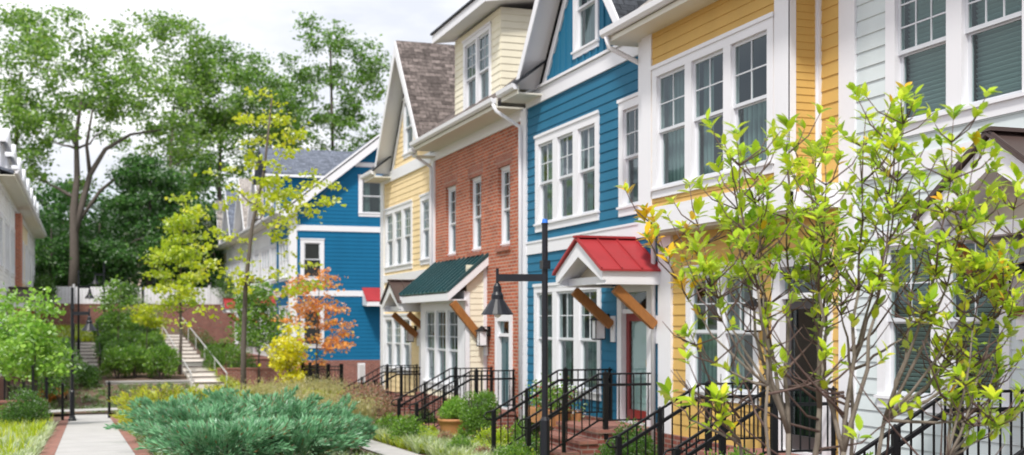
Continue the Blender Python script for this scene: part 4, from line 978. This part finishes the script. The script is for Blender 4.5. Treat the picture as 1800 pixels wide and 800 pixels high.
_m = MB(); _m.tube([(.06, 0, 4.2), (.5, 0, 6.2), (1.0, .1, 8.2), (1.9, .1, 9.8), (3.4, .1, 10.8), (5.2, .2, 11.2)], [.22, .2, .17, .13, .09, .05], 8); _m.tube([(1.0, .1, 8.2), (.8, 0, 10), (1.2, 0, 12.5)], [.14, .1, .05], 7); _m.tube([(.3, 0, 5.2), (1.6, 0, 7.2), (3.2, 0, 8.6), (5.4, 0, 9.2)], [.13, .11, .08, .04], 7); _m.build('limb', 'bark', BIG, smooth=True, uv=False)
# slender yellow-green maple, near
zb = ground(UX(428, 34), 34)
tree('maple_tree', 'slender young maple with sparse yellow-green leaves, standing behind the juniper', (UX(428, 33), 33, zb),
     [(0, 0, 0), (.0, 0, 2), (.05, 0, 3.6), (.22, 0, 5.2), (.55, 0, 6.8), (.75, 0, 8.7)],
     [(.55, 0, 7.6, .95, .9, 1.3, 1.7), (.2, 0, 5.9, 1.7, 1.5, 1.1, 1.9), (1.5, 0, 5.6, 1.3, 1.2, 1.2, 1.4), (-.1, 0, 4.2, 1.5, 1.4, .9, 1), (1.3, 0, 4.1, 1.1, 1, .7, .5), (-1.3, 0, 3.2, .9, .9, .9, .4)], 110, 2900, .115, 'lf_lime', 'bark', 31, cr=.31, flat=.28, r0=.085, lw=.8, shell=.2)
tree('young_tree', 'dense lime green young tree left of the slender maple', (UX(316, 52), 52, ground(3, 52) - .05),
     [(0, 0, 0), (.05, 0, 1.6), (0, 0, 4), (.2, 0, 6.8)], [(.15, 0, 6.0, .6, .7, 1.5, 2), (-.15, 0, 4.4, 1.1, 1.1, 1.0, 3), (.0, 0, 3.3, 1.0, 1.0, .6, 1)], 54, 3200, .15, 'lf_lime2', 'bark', 32, cr=.48, flat=.34, r0=.08, lw=.8)
tree('young_tree', 'orange leaved young tree in front of the deep blue side wall', (UX(556, 44), 44, -2.9),
     [(0, 0, 0), (0, 0, 1.5), (.1, 0, 4.2)], [(0, 0, 4.0, .9, .8, 1.1, 2), (.75, 0, 2.7, .8, .8, 1.1, 2), (-.6, 0, 3.6, .7, .8, 1.2, 1.5), (.1, 0, 1.9, .8, .8, .7, 1)], 62, 2300, .12, 'lf_orange', 'bark_dark', 33, cr=.34, flat=.4, r0=.05, lw=.8)
tree('young_tree', 'bright yellow sapling before the orange tree', (UX(508, 41), 41, -2.9), [(0, 0, 0), (0, 0, 1.2), (.0, 0, 2.9)], [(0, 0, 1.9, .45, .5, .95, 2), (.1, 0, 1.0, .4, .4, .5, 1)], 26, 2200, .12, 'lf_yellow', 'bark_dark', 34, cr=.35, flat=.5, r0=.04, lw=.8)
tree('young_tree', 'green young tree behind the maple, before the far row', (UX(455, 50), 50, -3), [(0, 0, 0), (0, 0, 1.6), (0, 0, 4)], [(0, 0, 3.2, .9, .9, 1.5, 2)], 34, 3200, .16, 'lf_mid', 'bark_dark', 35, cr=.55, r0=.06)
tree('young_tree', 'sapling with thin yellow-green leaves on the slope, right of the centre shrubs', (UX(258, 53), 53, ground(2.5, 53)), [(0, 0, 0), (0, 0, 1.5), (.1, 0, 2.9)], [(.3, 0, 2.4, .9, .7, .6, 1)], 18, 900, .15, 'lf_lime', 'bark', 36, cr=.4, flat=.4, r0=.035)
tree('young_tree', 'thin pale stemmed sapling on the slope beside the left steps', (UX(208, 56), 56, ground(1, 56)), [(0, 0, 0), (0, 0, 1.8), (.1, 0, 3.4)], [(0, 0, 2.7, .8, .7, 1.0, 1)], 20, 900, .16, 'lf_mid', 'bark', 37, cr=.4, flat=.4, r0=.035)
for k, (u, Y, s, lb) in enumerate([(62, 35, 1.0, 'bright green leafy young tree at the left, before the white house'), (12, 38, 1.05, 'bright green young tree at the left edge of the view')]):
    if k == 0: P1 = tree('young_tree', lb, (UX(u, Y), Y, ground(-1, Y)), [(0, 0, 0), (0, 0, 1.2), (0, 0, 3.3)], [(0, 0, 2.75, .62, .6, .8, 2), (-.1, 0, 1.9, .95, .9, .7, 2.5)], 46, 3000, .12, 'lf_bright', 'bark', 41, cr=.36, flat=.55, r0=.05, lw=.75)
    else: place(copy_tree(P1), (UX(u, Y), Y, ground(-2, Y)), 2, s, lb)

def extra_stem(T, pts, rad):
    m = MB(); m.tube(pts, rad, 8); m.build('trunk', 'bark', T, smooth=True, uv=False)
def shrub(name, label, loc, r, h, n, leafL, mat, seed, group=None, stems=True):
    """mounded shrub: leaf-sized faces on and inside an uneven mound, visible stems below"""
    rng = np.random.default_rng(seed); T = thing(name, label, 'shrub', loc, group); T['org'] = [0, 0, 0]
    nb = 16; c = rng.normal(size=(nb, 3)); c /= np.linalg.norm(c, axis=1, keepdims=True); c[:, 2] = np.abs(c[:, 2])
    c = c * np.array([r * .62, r * .62, h * .55]) + np.array([0, 0, h * .28]); rad = (.3 + .25 * rng.random(nb)) * min(r, h)
    idx = rng.integers(0, nb, n); d = rng.normal(size=(n, 3)); d /= np.linalg.norm(d, axis=1, keepdims=True)
    P = c[idx] + d * (rad[idx] * (.55 + .5 * rng.random(n)))[:, None]; P[:, 2] = np.maximum(P[:, 2], .0)
    D = d + rng.normal(size=(n, 3)) * .7 + np.array([0, 0, .3]); V, Fc = leaf_quads(P, D, leafL * (.6 + .8 * rng.random(n)), leafL * .5, rng)
    m = MB(); rd = random.Random(seed)
    for k in range(9): a = rd.uniform(0, 6.28); m.tube([(0, 0, -.05), (math.cos(a) * r * .25, math.sin(a) * r * .25, h * .35), (math.cos(a) * r * .55, math.sin(a) * r * .55, h * .75)], [.02, .013, .006], 5)
    m.build('stem', 'bark_dark', T, uv=False); npmesh('foliage', V, Fc, mat, T); return T
shrub('shrub', 'dark rounded shrub at the left, above the pale grass bed', (UX(45, 31), 31, ground(-1.2, 31)), .62, .95, 7000, .06, 'lf_box', 51)
shrub('shrub', 'dark shrub behind the left planter, below the lamp arm', (UX(105, 46), 46, ground(-1, 46) + .2), .9, 2.4, 5000, .1, 'lf_box', 52)
GS = 'shrubs massed on the slope between the steps'
rd = random.Random(5); P2 = None; mats = ['lf_box', 'lf_mid', 'lf_box']
pos = []
for row, (y, n) in enumerate(((50.6, 4), (53.5, 4), (57, 4), (61, 4), (66, 4), (70.5, 4))):
    for k in range(n):
        x = .85 + (k + .5) * (2.45 / n) + rd.uniform(-.15, .15); pos.append((x, y + rd.uniform(-.6, .6)))
protos = {}
names = {'lf_box': 'dark green shrub in the mass on the slope between the two flights of steps', 'lf_mid': 'yellowish green shrub in the mass on the slope between the two flights of steps'}
for k, (x, y) in enumerate(pos):
    mt = 'lf_mid' if rd.random() < .38 else 'lf_box'; s = rd.uniform(.85, 1.25)
    if mt not in protos: T = protos[mt] = shrub('shrub', names[mt], (x, y, ground(x, y)), .62, 1.05, 2600, .1, mt, 60 + k, GS)
    else: T = copy_tree(protos[mt])
    place(T, (x, y, ground(x, y) - .03), rd.uniform(0, 6), s)
for (u, Y, r, h, mt, lb) in [(395, 53, .9, 1.5, 'lf_mid', 'green shrub at the right of the long steps'), (372, 60, .6, 1.0, 'lf_mid', 'green shrub high beside the long steps'), (430, 55, .9, 1.7, 'lf_box', 'dark shrub behind the maple trunk'), (95, 47.5, .5, .6, 'lf_orange', 'small reddish shrub by the low brick wall'),
        (150, 49, .6, .8, 'lf_box', 'dark low shrub at the foot of the left steps'), (500, 56, 1.0, 1.6, 'lf_box', 'dark shrub between maple and orange tree'), (245, 73, 1.5, 1.7, 'lf_mid', 'shrub against the long brick wall'), (340, 73, 1.4, 1.5, 'lf_box', 'dark shrub at the top of the long steps')]:
    shrub('shrub', lb, (UX(u, Y), Y, ground(UX(u, Y), Y) - .05), r, h, 3200, .09, mt, int(u))
for (u, r, h, lb) in ((405, 1.2, 1.9, 'dark shrub on the terrace hiding the right part of the white fence'), (225, .9, 1.3, 'dark shrub on the terrace in front of the white fence, above the brick wall'), (75, 1.0, 1.6, 'dark shrub on the terrace at the left end of the white fence')):
    shrub('shrub', lb, (UX(u, 76.0), 76.0, 1.0), r, h, 2600, .12, 'lf_box', u)
shrub('shrub', 'pink tinged shrub by the cream house steps', (6.0, 27.6, ground(6, 27.6)), .85, .95, 7500, .06, 'pinkish', 71)
shrub('shrub', 'second pink tinged shrub beside the brick bay', (6.7, 30, ground(6.3, 30)), .9, .8, 6000, .06, 'pinkish', 75)
shrub('shrub', 'upright green shrub between the brick house door and the lamp post', (7.1, 22.3, -2.42), .42, 1.25, 7000, .05, 'lf_mid', 72)
shrub('shrub', 'low green shrub left of the blue house steps', (7.6, 20.5, -2.4), .45, .75, 4000, .05, 'lf_mid', 78)
shrub('shrub', 'dark green shrub at the right of the blue house steps', (7.5, 16.3, -2.3), .5, .75, 6000, .05, 'lf_box', 73)
shrub('shrub', 'small green shrub before the dark screen door', (6.7, 11.8, -2.2), .5, .75, 5000, .05, 'lf_mid', 74)
shrub('shrub', 'low shrub under the pale house ground floor window', (7.7, 10.6, -2.2), .5, .75, 4000, .05, 'lf_mid', 77)
GM = 'low mounded plants in the beds before the houses'; rq = random.Random(21); pr = {}
mn = {'lf_mid': 'small mid green mounded plant in the bed before the stoops', 'pinkish': 'small pink tinged mounded plant in the bed before the stoops', 'lf_lime2': 'small yellow-green mounded plant in the bed before the stoops', 'lf_box': 'small dark green mounded plant in the bed before the stoops'}
for k in range(30):
    y = 17.2 + k * .62; x = rq.uniform(5.85, 7.0); mt = ['lf_mid', 'lf_lime2', 'lf_box', 'pinkish', 'lf_lime2'][k % 5] if y < 25 else ['pinkish', 'lf_mid', 'lf_box'][k % 3]; sc_ = rq.uniform(.7, 1.35)
    if mt not in pr: T = pr[mt] = shrub('bedding_plant', mn[mt], (x, y, ground(x, y)), .32, .4, 1500, .05, mt, 200 + k, GM)
    else: T = copy_tree(pr[mt])
    T['category'] = 'plant'; place(T, (x, y, ground(x, y) - .02), rq.uniform(0, 6), sc_)
# potted shrub
px, py = 7.1, 24.0; pz = ground(px, py)
T = thing('plant_pot', 'round terracotta pot by the brick house steps', 'pot', (px, py, pz)); m = MB(); m.lathe((px, py, pz), [(.16, 0), (.2, .1), (.27, .3), (.3, .42), (.32, .43), (.32, .48), (.28, .48), (.26, .42)], 18); m.build('pot_body', 'terracotta', T, smooth=True)
m = MB(); m.tube([(px, py, pz + .38), (px, py, pz + .42)], .26, 14); m.build('potting_soil', 'soil', T)
shrub('potted_shrub', 'small clipped bright green bush growing in the terracotta pot', (px, py, pz + .43), .34, .4, 3500, .05, 'lf_bright', 76)
# flower box under blue windows
T = thing('flower_planter', 'planter with white and red flowers beside the blue house steps', 'planter', (7.7, 19.6, -1.6)); m = MB(); m.box(7.45, 8.0, 19.3, 20.6, -1.75, -1.5); m.build('box', 'terracotta', T)
rng = np.random.default_rng(9)
for nm, mt, n in (('foliage', 'lf_mid', 1500), ('white_flower', 'petal_w', 260), ('red_flower', 'petal_r', 160)):
    P = rng.normal(size=(n, 3)) * np.array([.15, .38, .13]) + np.array([7.72, 19.95, -1.32]); V, Fc = leaf_quads(P, rng.normal(size=(n, 3)), .055, .045, rng); o = npmesh(nm, V - np.array([7.7, 19.6, -1.6]), Fc, mt, T)

# junipers: arching plumes feathered with short sprays
def juniper(label, loc, r, h, npl, mat, seed, group, per=70, s=1.0):
    rng = np.random.default_rng(seed); T = thing('juniper', label, 'shrub', loc, group); T['org'] = [0, 0, 0]; Ps, Ds, Ls = [], [], []; m = MB()
    for k in range(npl):
        az = rng.uniform(0, 2 * math.pi); reach = r * rng.uniform(.3, 1.15); el = rng.uniform(.15, 1.0)
        st0 = rng.uniform(0, .55) * r; b = np.array([math.cos(az) * st0, math.sin(az) * st0, h * rng.uniform(0, .35)]); ln = rng.uniform(.5, 1.0) * r
        az2 = az + rng.normal() * .5; d = np.array([math.cos(az2) * math.cos(el), math.sin(az2) * math.cos(el), math.sin(el)]); tip = b + d * ln; tip[2] = min(tip[2], h * 1.15)
        d = tip - b; d /= np.linalg.norm(d)
        tip[2] = min(tip[2], h); t = rng.random(per) ** .7; st = b + (tip - b) * t[:, None]; st[:, 2] += .1 * ln * np.sin(t * math.pi)
        lat = rng.normal(size=(per, 3)); lat -= (lat @ d)[:, None] * d[None]; lat /= np.linalg.norm(lat, axis=1, keepdims=True)
        wv = (.13 * s * (1.05 - t) + .01) * rng.random(per); P = st + lat * wv[:, None] + d * (wv * .8)[:, None]
        D = d[None] * 1.5 + lat * .5; Ps.append(P); Ds.append(D); Ls.append(.10 * s * (.6 + .7 * rng.random(per)))
        if k % 4 == 0: m.tube([tuple(b), tuple((b + tip) / 2 + np.array([0, 0, .15 * h])), tuple(tip * .9)], [.014, .009, .003], 4)
    V, Fc = leaf_quads(np.concatenate(Ps), np.concatenate(Ds), np.concatenate(Ls), np.concatenate(Ls) * .22, rng)
    m.build('stem', 'bark_dark', T, uv=False); q = rng.random(len(Fc)) < .06
    npmesh('foliage', V, Fc[~q], mat, T); npmesh('dead_sprays', V, Fc[q], 'lf_dead', T); return T
GJ = 'blue-green junipers beside the path'
js = [(1.75, 24.2, 1.0, .8, 'leftmost blue-green juniper, spilling towards the path border'), (1.9, 20.8, 1.05, .7, 'blue-green juniper beside the path in the bottom foreground'), (3.3, 24.8, 1.1, 1.0, 'blue-green juniper at the back, below the maple trunk'),
      (3.0, 21.6, 1.05, .85, 'blue-green juniper in the middle of the bed, bottom centre left'), (4.25, 24.0, .9, .9, 'blue-green juniper right of centre of the bed, before the golden grass'), (1.9, 18.0, .9, .5, 'lowest blue-green juniper cut by the bottom edge of the view'), (3.95, 21.2, .75, .75, 'small blue-green juniper at the right end, near the pavement'), (2.9, 18.6, .85, .55, 'blue-green juniper low in the bottom centre'), (2.5, 27.2, .9, .95, 'blue-green juniper farthest back, near the path end')]
for k, (x, y, r, h, lb) in enumerate(js): juniper(lb, (x, y, ground(x, y)), r, h, 130, 'juniper', 80 + k, GJ, per=110)
GY = 'golden green junipers behind the blue-green ones'
for k, (x, y, r, h, lb) in enumerate([(1.9, 30.5, 1.1, .95, 'golden green juniper nearest the path, beyond the blue-green ones'), (3.2, 31.5, 1.2, .9, 'golden green juniper left of the maple trunk'), (5.0, 31.0, 1.2, .8, 'golden green juniper right of the maple trunk'), (2.2, 35.0, 1.1, 1.0, 'golden green juniper farthest back beside the path'), (4.2, 35.0, 1.1, .95, 'golden green juniper behind the maple trunk')]):
    juniper(lb, (x, y, ground(x, y)), r, h, 150, 'juniper_y', 100 + k, GY, per=45, s=1.2)

# grasses
def tufts(n, xs, ys, hgt, rng, per=26, spread=.16, wid=.012, droop=.5, zf=ground, lo=None):
    x = rng.uniform(xs[0], xs[1], n); y = rng.uniform(ys[0], ys[1], n); z = np.array([zf(a, b) for a, b in zip(x, y)])
    B = np.repeat(np.stack([x, y, z], 1), per, 0); N = len(B); az = rng.uniform(0, 6.283, N); le = hgt * rng.uniform(.5, 1.1, N); out = rng.uniform(.1, 1, N) * spread * 2.2
    dirv = np.stack([np.cos(az), np.sin(az), np.zeros(N)], 1); side = np.stack([-np.sin(az), np.cos(az), np.zeros(N)], 1)
    B = B + dirv * (rng.random(N) * .05)[:, None]
    mid = B + dirv * (out * .4)[:, None]; mid[:, 2] += le * .65; tip = B + dirv * (out)[:, None]; tip[:, 2] += le * (1 - droop * .35 * rng.random(N))
    w_ = wid * (.6 + .8 * rng.random(N))[:, None]
    V = np.stack([B - side * w_ * .5, B + side * w_ * .5, mid + side * w_ * .6, mid - side * w_ * .6, tip], 1)
    V = V.reshape(-1, 3); i = np.arange(N)[:, None] * 5
    F4 = np.concatenate([i, i + 1, i + 2, i + 3], 1); Ft = np.concatenate([i + 3, i + 2, i + 4, i + 4], 1)
    return V, F4, Ft
def grassmesh(name, V, F4, Ft, mat, parent=None):
    me = bpy.data.meshes.new(name); F3 = Ft[:, :3]; nl = F4.size + F3.size
    me.vertices.add(len(V)); me.vertices.foreach_set('co', V.astype('f').ravel()); me.loops.add(nl)
    me.loops.foreach_set('vertex_index', np.concatenate([F4.ravel(), F3.ravel()]).astype('i')); me.polygons.add(len(F4) + len(F3))
    me.polygons.foreach_set('loop_start', np.concatenate([np.arange(0, F4.size, 4), F4.size + np.arange(0, F3.size, 3)]).astype('i'))
    me.update(calc_edges=True); me.materials.append(M[mat]); o = bpy.data.objects.new(name, me); COL.objects.link(o)
    if parent: o.parent = parent
    return o
rng = np.random.default_rng(77)
def cover(n, xs, ys, h, mat, name='ground_cover', **kw): o = grassmesh(name, *tufts(n, xs, ys, h, rng, **kw), mat); return tag(o, kind='stuff')
cover(1500, (-3.4, -.75), (15, 33), .26, 'gr_pale', per=30, spread=.12, wid=.016)
cover(260, (-3.2, -.8), (15, 33), .42, 'gr_yg', per=14, spread=.1, wid=.014)
cover(700, (.95, 4.7), (15.5, 28), .14, 'gr_lawn', per=14, spread=.09)
cover(900, (.95, 4.6), (27, 42), .3, 'gr_yg', per=18, spread=.16)
cover(700, (5.7, 7.2), (14.0, 25.0), .24, 'gr_yg', per=26, spread=.13, wid=.014)
cover(350, (5.65, 6.6), (17.0, 27.0), .3, 'gr_pale', per=26, spread=.13, wid=.014)
cover(900, (5.75, 7.4), (20, 36), .22, 'gr_lawn', per=20, spread=.13, wid=.014)
cover(700, (-3, 4), (45.2, 49), .16, 'gr_lawn', name='grass', per=16, spread=.12)
cover(500, (4.9, 7.9), (44.5, 53), .3, 'gr_yg', name='grass', per=18, spread=.15)
cover(500, (-2.7, 4), (66, 74.5), .4, 'gr_yg', name='grass', per=16, spread=.2, wid=.03)
cover(300, (-2.7, -.6), (51, 66), .4, 'gr_lawn', name='grass', per=18, spread=.2, wid=.03)
cover(1500, (-2.7, 12), (77, 83), .35, 'gr_lawn', name='grass', per=12, spread=.3, wid=.05)
gp = None
pts = [(4.9, 27.2), (5.6, 28.8), (4.3, 28.6), (5.1, 30.2), (6.1, 31.2), (4.2, 31), (5.7, 33), (6.4, 34.5), (6.9, 32.8), (6.6, 36.0), (5.6, 35.5), (4.9, 33.6), (4.4, 25.8), (5.5, 26.0), (7.1, 34.6)]
for k, (x, y) in enumerate(pts):
    if gp is None:
        gp = thing('ornamental_grass', 'golden feathery grass clump in the bed between the junipers and the black fence', 'grass clump', (x, y, ground(x, y)), 'golden grass clumps'); gp['org'] = [0, 0, 0]
        grassmesh('blades', *tufts(16, (-.22, .22), (-.22, .22), .75, rng, per=60, spread=.2, wid=.012, zf=lambda a, b: 0), 'gr_gold', gp)
        P = rng.normal(size=(1800, 3)) * np.array([.26, .26, .1]) + np.array([0, 0, .72]); V, Fc = leaf_quads(P, rng.normal(size=(1800, 3)) + np.array([0, 0, 1.2]), .07, .015, rng); npmesh('plumes', V, Fc, 'gr_gold', gp)
    else: place(copy_tree(gp), (x, y, ground(x, y)), k * 1.1, rd.uniform(.8, 1.2))
# brick edging in front of the house beds, utility box
m = MB()
for (p, q) in ((19.3, 23.9), (25.8, 30.2), (14.3, 17.2), (9.5, 12.3)):
    m.box(7.2, 7.34, p, q, -2.9, ground(7.3, (p + q) / 2) + .14)
tag(m.build('edging', 'brick_low'), kind='structure')
T = thing('utility_box', 'small white utility box on the brick below the deep blue wall', 'utility box', (UX(635, 49.9), 49.9, -2.6)); m = MB(); x = UX(635, 49.9); m.box(x - .14, x + .14, 49.8, 49.98, -2.45, -1.66); m.build('cabinet', 'trim', T); m = MB(); m.box(x - .11, x + .11, 49.785, 49.8, -2.4, -1.72); m.build('cabinet_door', 'utility', T)

# ================================================================== foreground shrub
def fg_shrub():
    d0 = 5.0; base = Vector((S_ * d0 + C_ * 1.24, C_ * d0 - S_ * 1.24, 0)); base.z = ground(base.x, base.y)
    T = thing('leafy_shrub', 'large multi-stemmed shrub with glossy yellow-green leaves in the right foreground', 'shrub', tuple(base)); T['org'] = [0, 0, 0]
    T.rotation_euler = (0, 0, -YAW); zb = base.z
    rd = random.Random(8); rng = np.random.default_rng(8); st, tw = MB(), MB()
    mains = [((-.12, 0), (-.11, .0, -.45), .021), ((.0, .05), (.03, .05, -.35), .022), ((.05, -.1), (.10, -.06, -.52), .023), ((.2, .05), (.30, .06, -.4), .017), ((-.05, .12), (-.28, .16, -.5), .015), ((.12, .18), (.2, .2, -.2), .014), ((.42, 0), (.5, -.1, -.55), .013), ((-.1, -.1), (-.22, -.12, -.25), .013)]
    forks = []
    for (b, f, r) in mains:
        p = curve((b[0], b[1], 0), (f[0], f[1], f[2] - zb), (rd.uniform(-.08, .08), 0, 0), 8, rd, .012); st.tube(p, [r * .8 * (1.15 - .55 * i / 8) for i in range(9)], 8); forks.append((p[-1], r * .56))
    tips = [(-.62, .48), (-.34, .76), (-.28, .60), (-.09, .86), (-.02, .66), (.08, .76), (.35, .93), (.43, .92), (.28, .7), (.6, .74), (.73, .74), (.68, .55), (.84, .3), (-.48, .2), (-.54, -.05), (-.43, -.28), (.1, .5), (.5, .5), (-.18, .45), (.8, .05), (.78, -.2), (.86, -.4), (.2, .3), (.6, .25), (-.56, -.3), (.4, .1), (.65, -.1), (-.22, .7), (.18, .86), (.52, .84), (-.42, .5), (.0, .3), (.85, .6), (.72, -.42), (.9, -.15)]
    LP, LD, LU, LS, YL = [], [], [], [], []
    def whorl(p, d, n, s, yl=0):
        d = d.normalized()
        for k in range(n):
            a = rd.uniform(0, 6.283); o = d.orthogonal().normalized(); o = Matrix.Rotation(a, 3, d) @ o
            dd = (d * rd.uniform(.25, 1.0) + o * rd.uniform(.6, 1.1) + Vector((0, 0, .15))).normalized()
            LP.append(tuple(p + d * rd.uniform(-.05, .01))); LD.append(tuple(dd)); LU.append(tuple((d + Vector((0, 0, .8))).normalized())); LS.append(s * rd.uniform(.65, 1.15)); YL.append(yl if rd.random() < .8 else 0)
    for (x, z) in tips:
        y = rd.uniform(-.25, .45); tip = Vector((x + rd.uniform(-.03, .03), y, z - zb))
        f, r = min(forks, key=lambda q: abs(q[0].x - x * .55) + rd.uniform(0, .25))
        n = 10; c = Vector((x * .85 + f.x * .15, y * .7, f.z + (tip.z - f.z) * .45)); pts = []
        for i in range(n + 1):
            t = i / n; q = f * (1 - t) ** 2 + c * 2 * t * (1 - t) + tip * t * t
            if 0 < i < n: q += Vector((rd.uniform(-.012, .012), rd.uniform(-.012, .012), rd.uniform(-.01, .01)))
            pts.append(q)
        r1 = min(r * .9, .013); (st if z < 2 else tw).tube(pts[:6], [r1 * (1 - .5 * i / 5) for i in range(6)], 6); tw.tube(pts[5:], [r1 * .5 * (1 - .72 * i / 5) for i in range(6)], 5)
        yl = 1 if (x < -.6 and z > .3) else (.2 if rd.random() < .1 else 0)
        whorl(tip, pts[-1] - pts[-2], rd.randint(9, 13), .070, yl)
        for i in range(3, n):
            if pts[i].z + zb < .0 and rd.random() < (.65 if x < .55 else .3): continue
            if rd.random() < (.45 + .5 * i / n):
                whorl(pts[i], pts[i] - pts[i - 1], rd.randint(3, 6), .06, yl)
            for _ in range(4 if i > 4 else 2):
                if rd.random() < .72:
                    a = rd.uniform(0, 6.28); L = rd.uniform(.08, .27); e = pts[i] + Vector((math.cos(a) * L * .7, math.sin(a) * L * .7, L * rd.uniform(.35, .95)))
                    mm = pts[i].lerp(e, .5) + Vector((math.cos(a), math.sin(a), -.4)) * L * .1
                    tw.tube([pts[i], mm, e], [.0035, .0028, .0015], 5)
                    if (e.z + zb > .15 or rd.random() < (.2 if x < .55 else .6)): whorl(e, e - mm, rd.randint(6, 10), .056, yl)
    # bare lower twigs
    for k in range(34):
        f, r = rd.choice(forks); s0 = f + Vector((rd.uniform(-.03, .03), 0, rd.uniform(-.35, .3))); s0.x = f.x
        a = rd.uniform(0, 6.28); L = rd.uniform(.25, .7); e = s0 + Vector((math.cos(a) * L * .8, math.sin(a) * L * .5, L * rd.uniform(.3, .9)))
        tw.tube(curve(s0, e, (0, 0, -.08), 4, rd, .012), [.0065, .005, .004, .003, .0015], 5)
        if rd.random() < .35: whorl(e, e - s0, rd.randint(3, 6), .07)
    st.build('stem', 'stem_grey', T, smooth=True, uv=False); tw.build('twig', 'twig', T, smooth=True, uv=False)
    # leaves: folded, arched, elliptical; 8 faces each
    P = np.array(LP); D = np.array(LD); U = np.array(LU); S = np.array(LS); YL = np.array(YL); N = len(P)
    side = np.cross(D, U); side /= np.maximum(np.linalg.norm(side, axis=1, keepdims=True), 1e-6); up = np.cross(side, D)
    tv = [0, .22, .5, .78, 1]; wv = [.04, .40, .5, .34, .02]; curl = rng.uniform(.05, .3, N)[:, None]; V = np.empty((N, 15, 3)); j = 0
    for t, wv_ in zip(tv, wv):
        cpt = P + D * (S[:, None] * (.06 + t)) - up * (S[:, None] * curl * t * t)
        hw = side * (S[:, None] * .46 * wv_); lift = up * (S[:, None] * .12 * wv_)
        V[:, j] = cpt - hw + lift; V[:, j + 1] = cpt; V[:, j + 2] = cpt + hw + lift; j += 3
    fc = []
    for i in range(4):
        a = i * 3; fc += [(a, a + 1, a + 4, a + 3), (a + 1, a + 2, a + 5, a + 4)]
    fc = np.array(fc)
    for nm, mt, sel in (('foliage', 'lf_fg', rng.random(N) >= YL * .8), ('turning_leaves', 'lf_fgy', None)):
        if sel is None: sel = ~first
        else: sel = sel & (rng.random(N) > .012); first = sel
        n = int(sel.sum()); Fc = (fc[None] + (np.arange(n) * 15)[:, None, None]).reshape(-1, 4); o = npmesh(nm, V[sel].reshape(-1, 3), Fc, mt, T); o.data.shade_smooth()
    return T
fg_shrub()
# drop the helper property
for o in bpy.data.objects:
    if 'org' in o: del o['org']
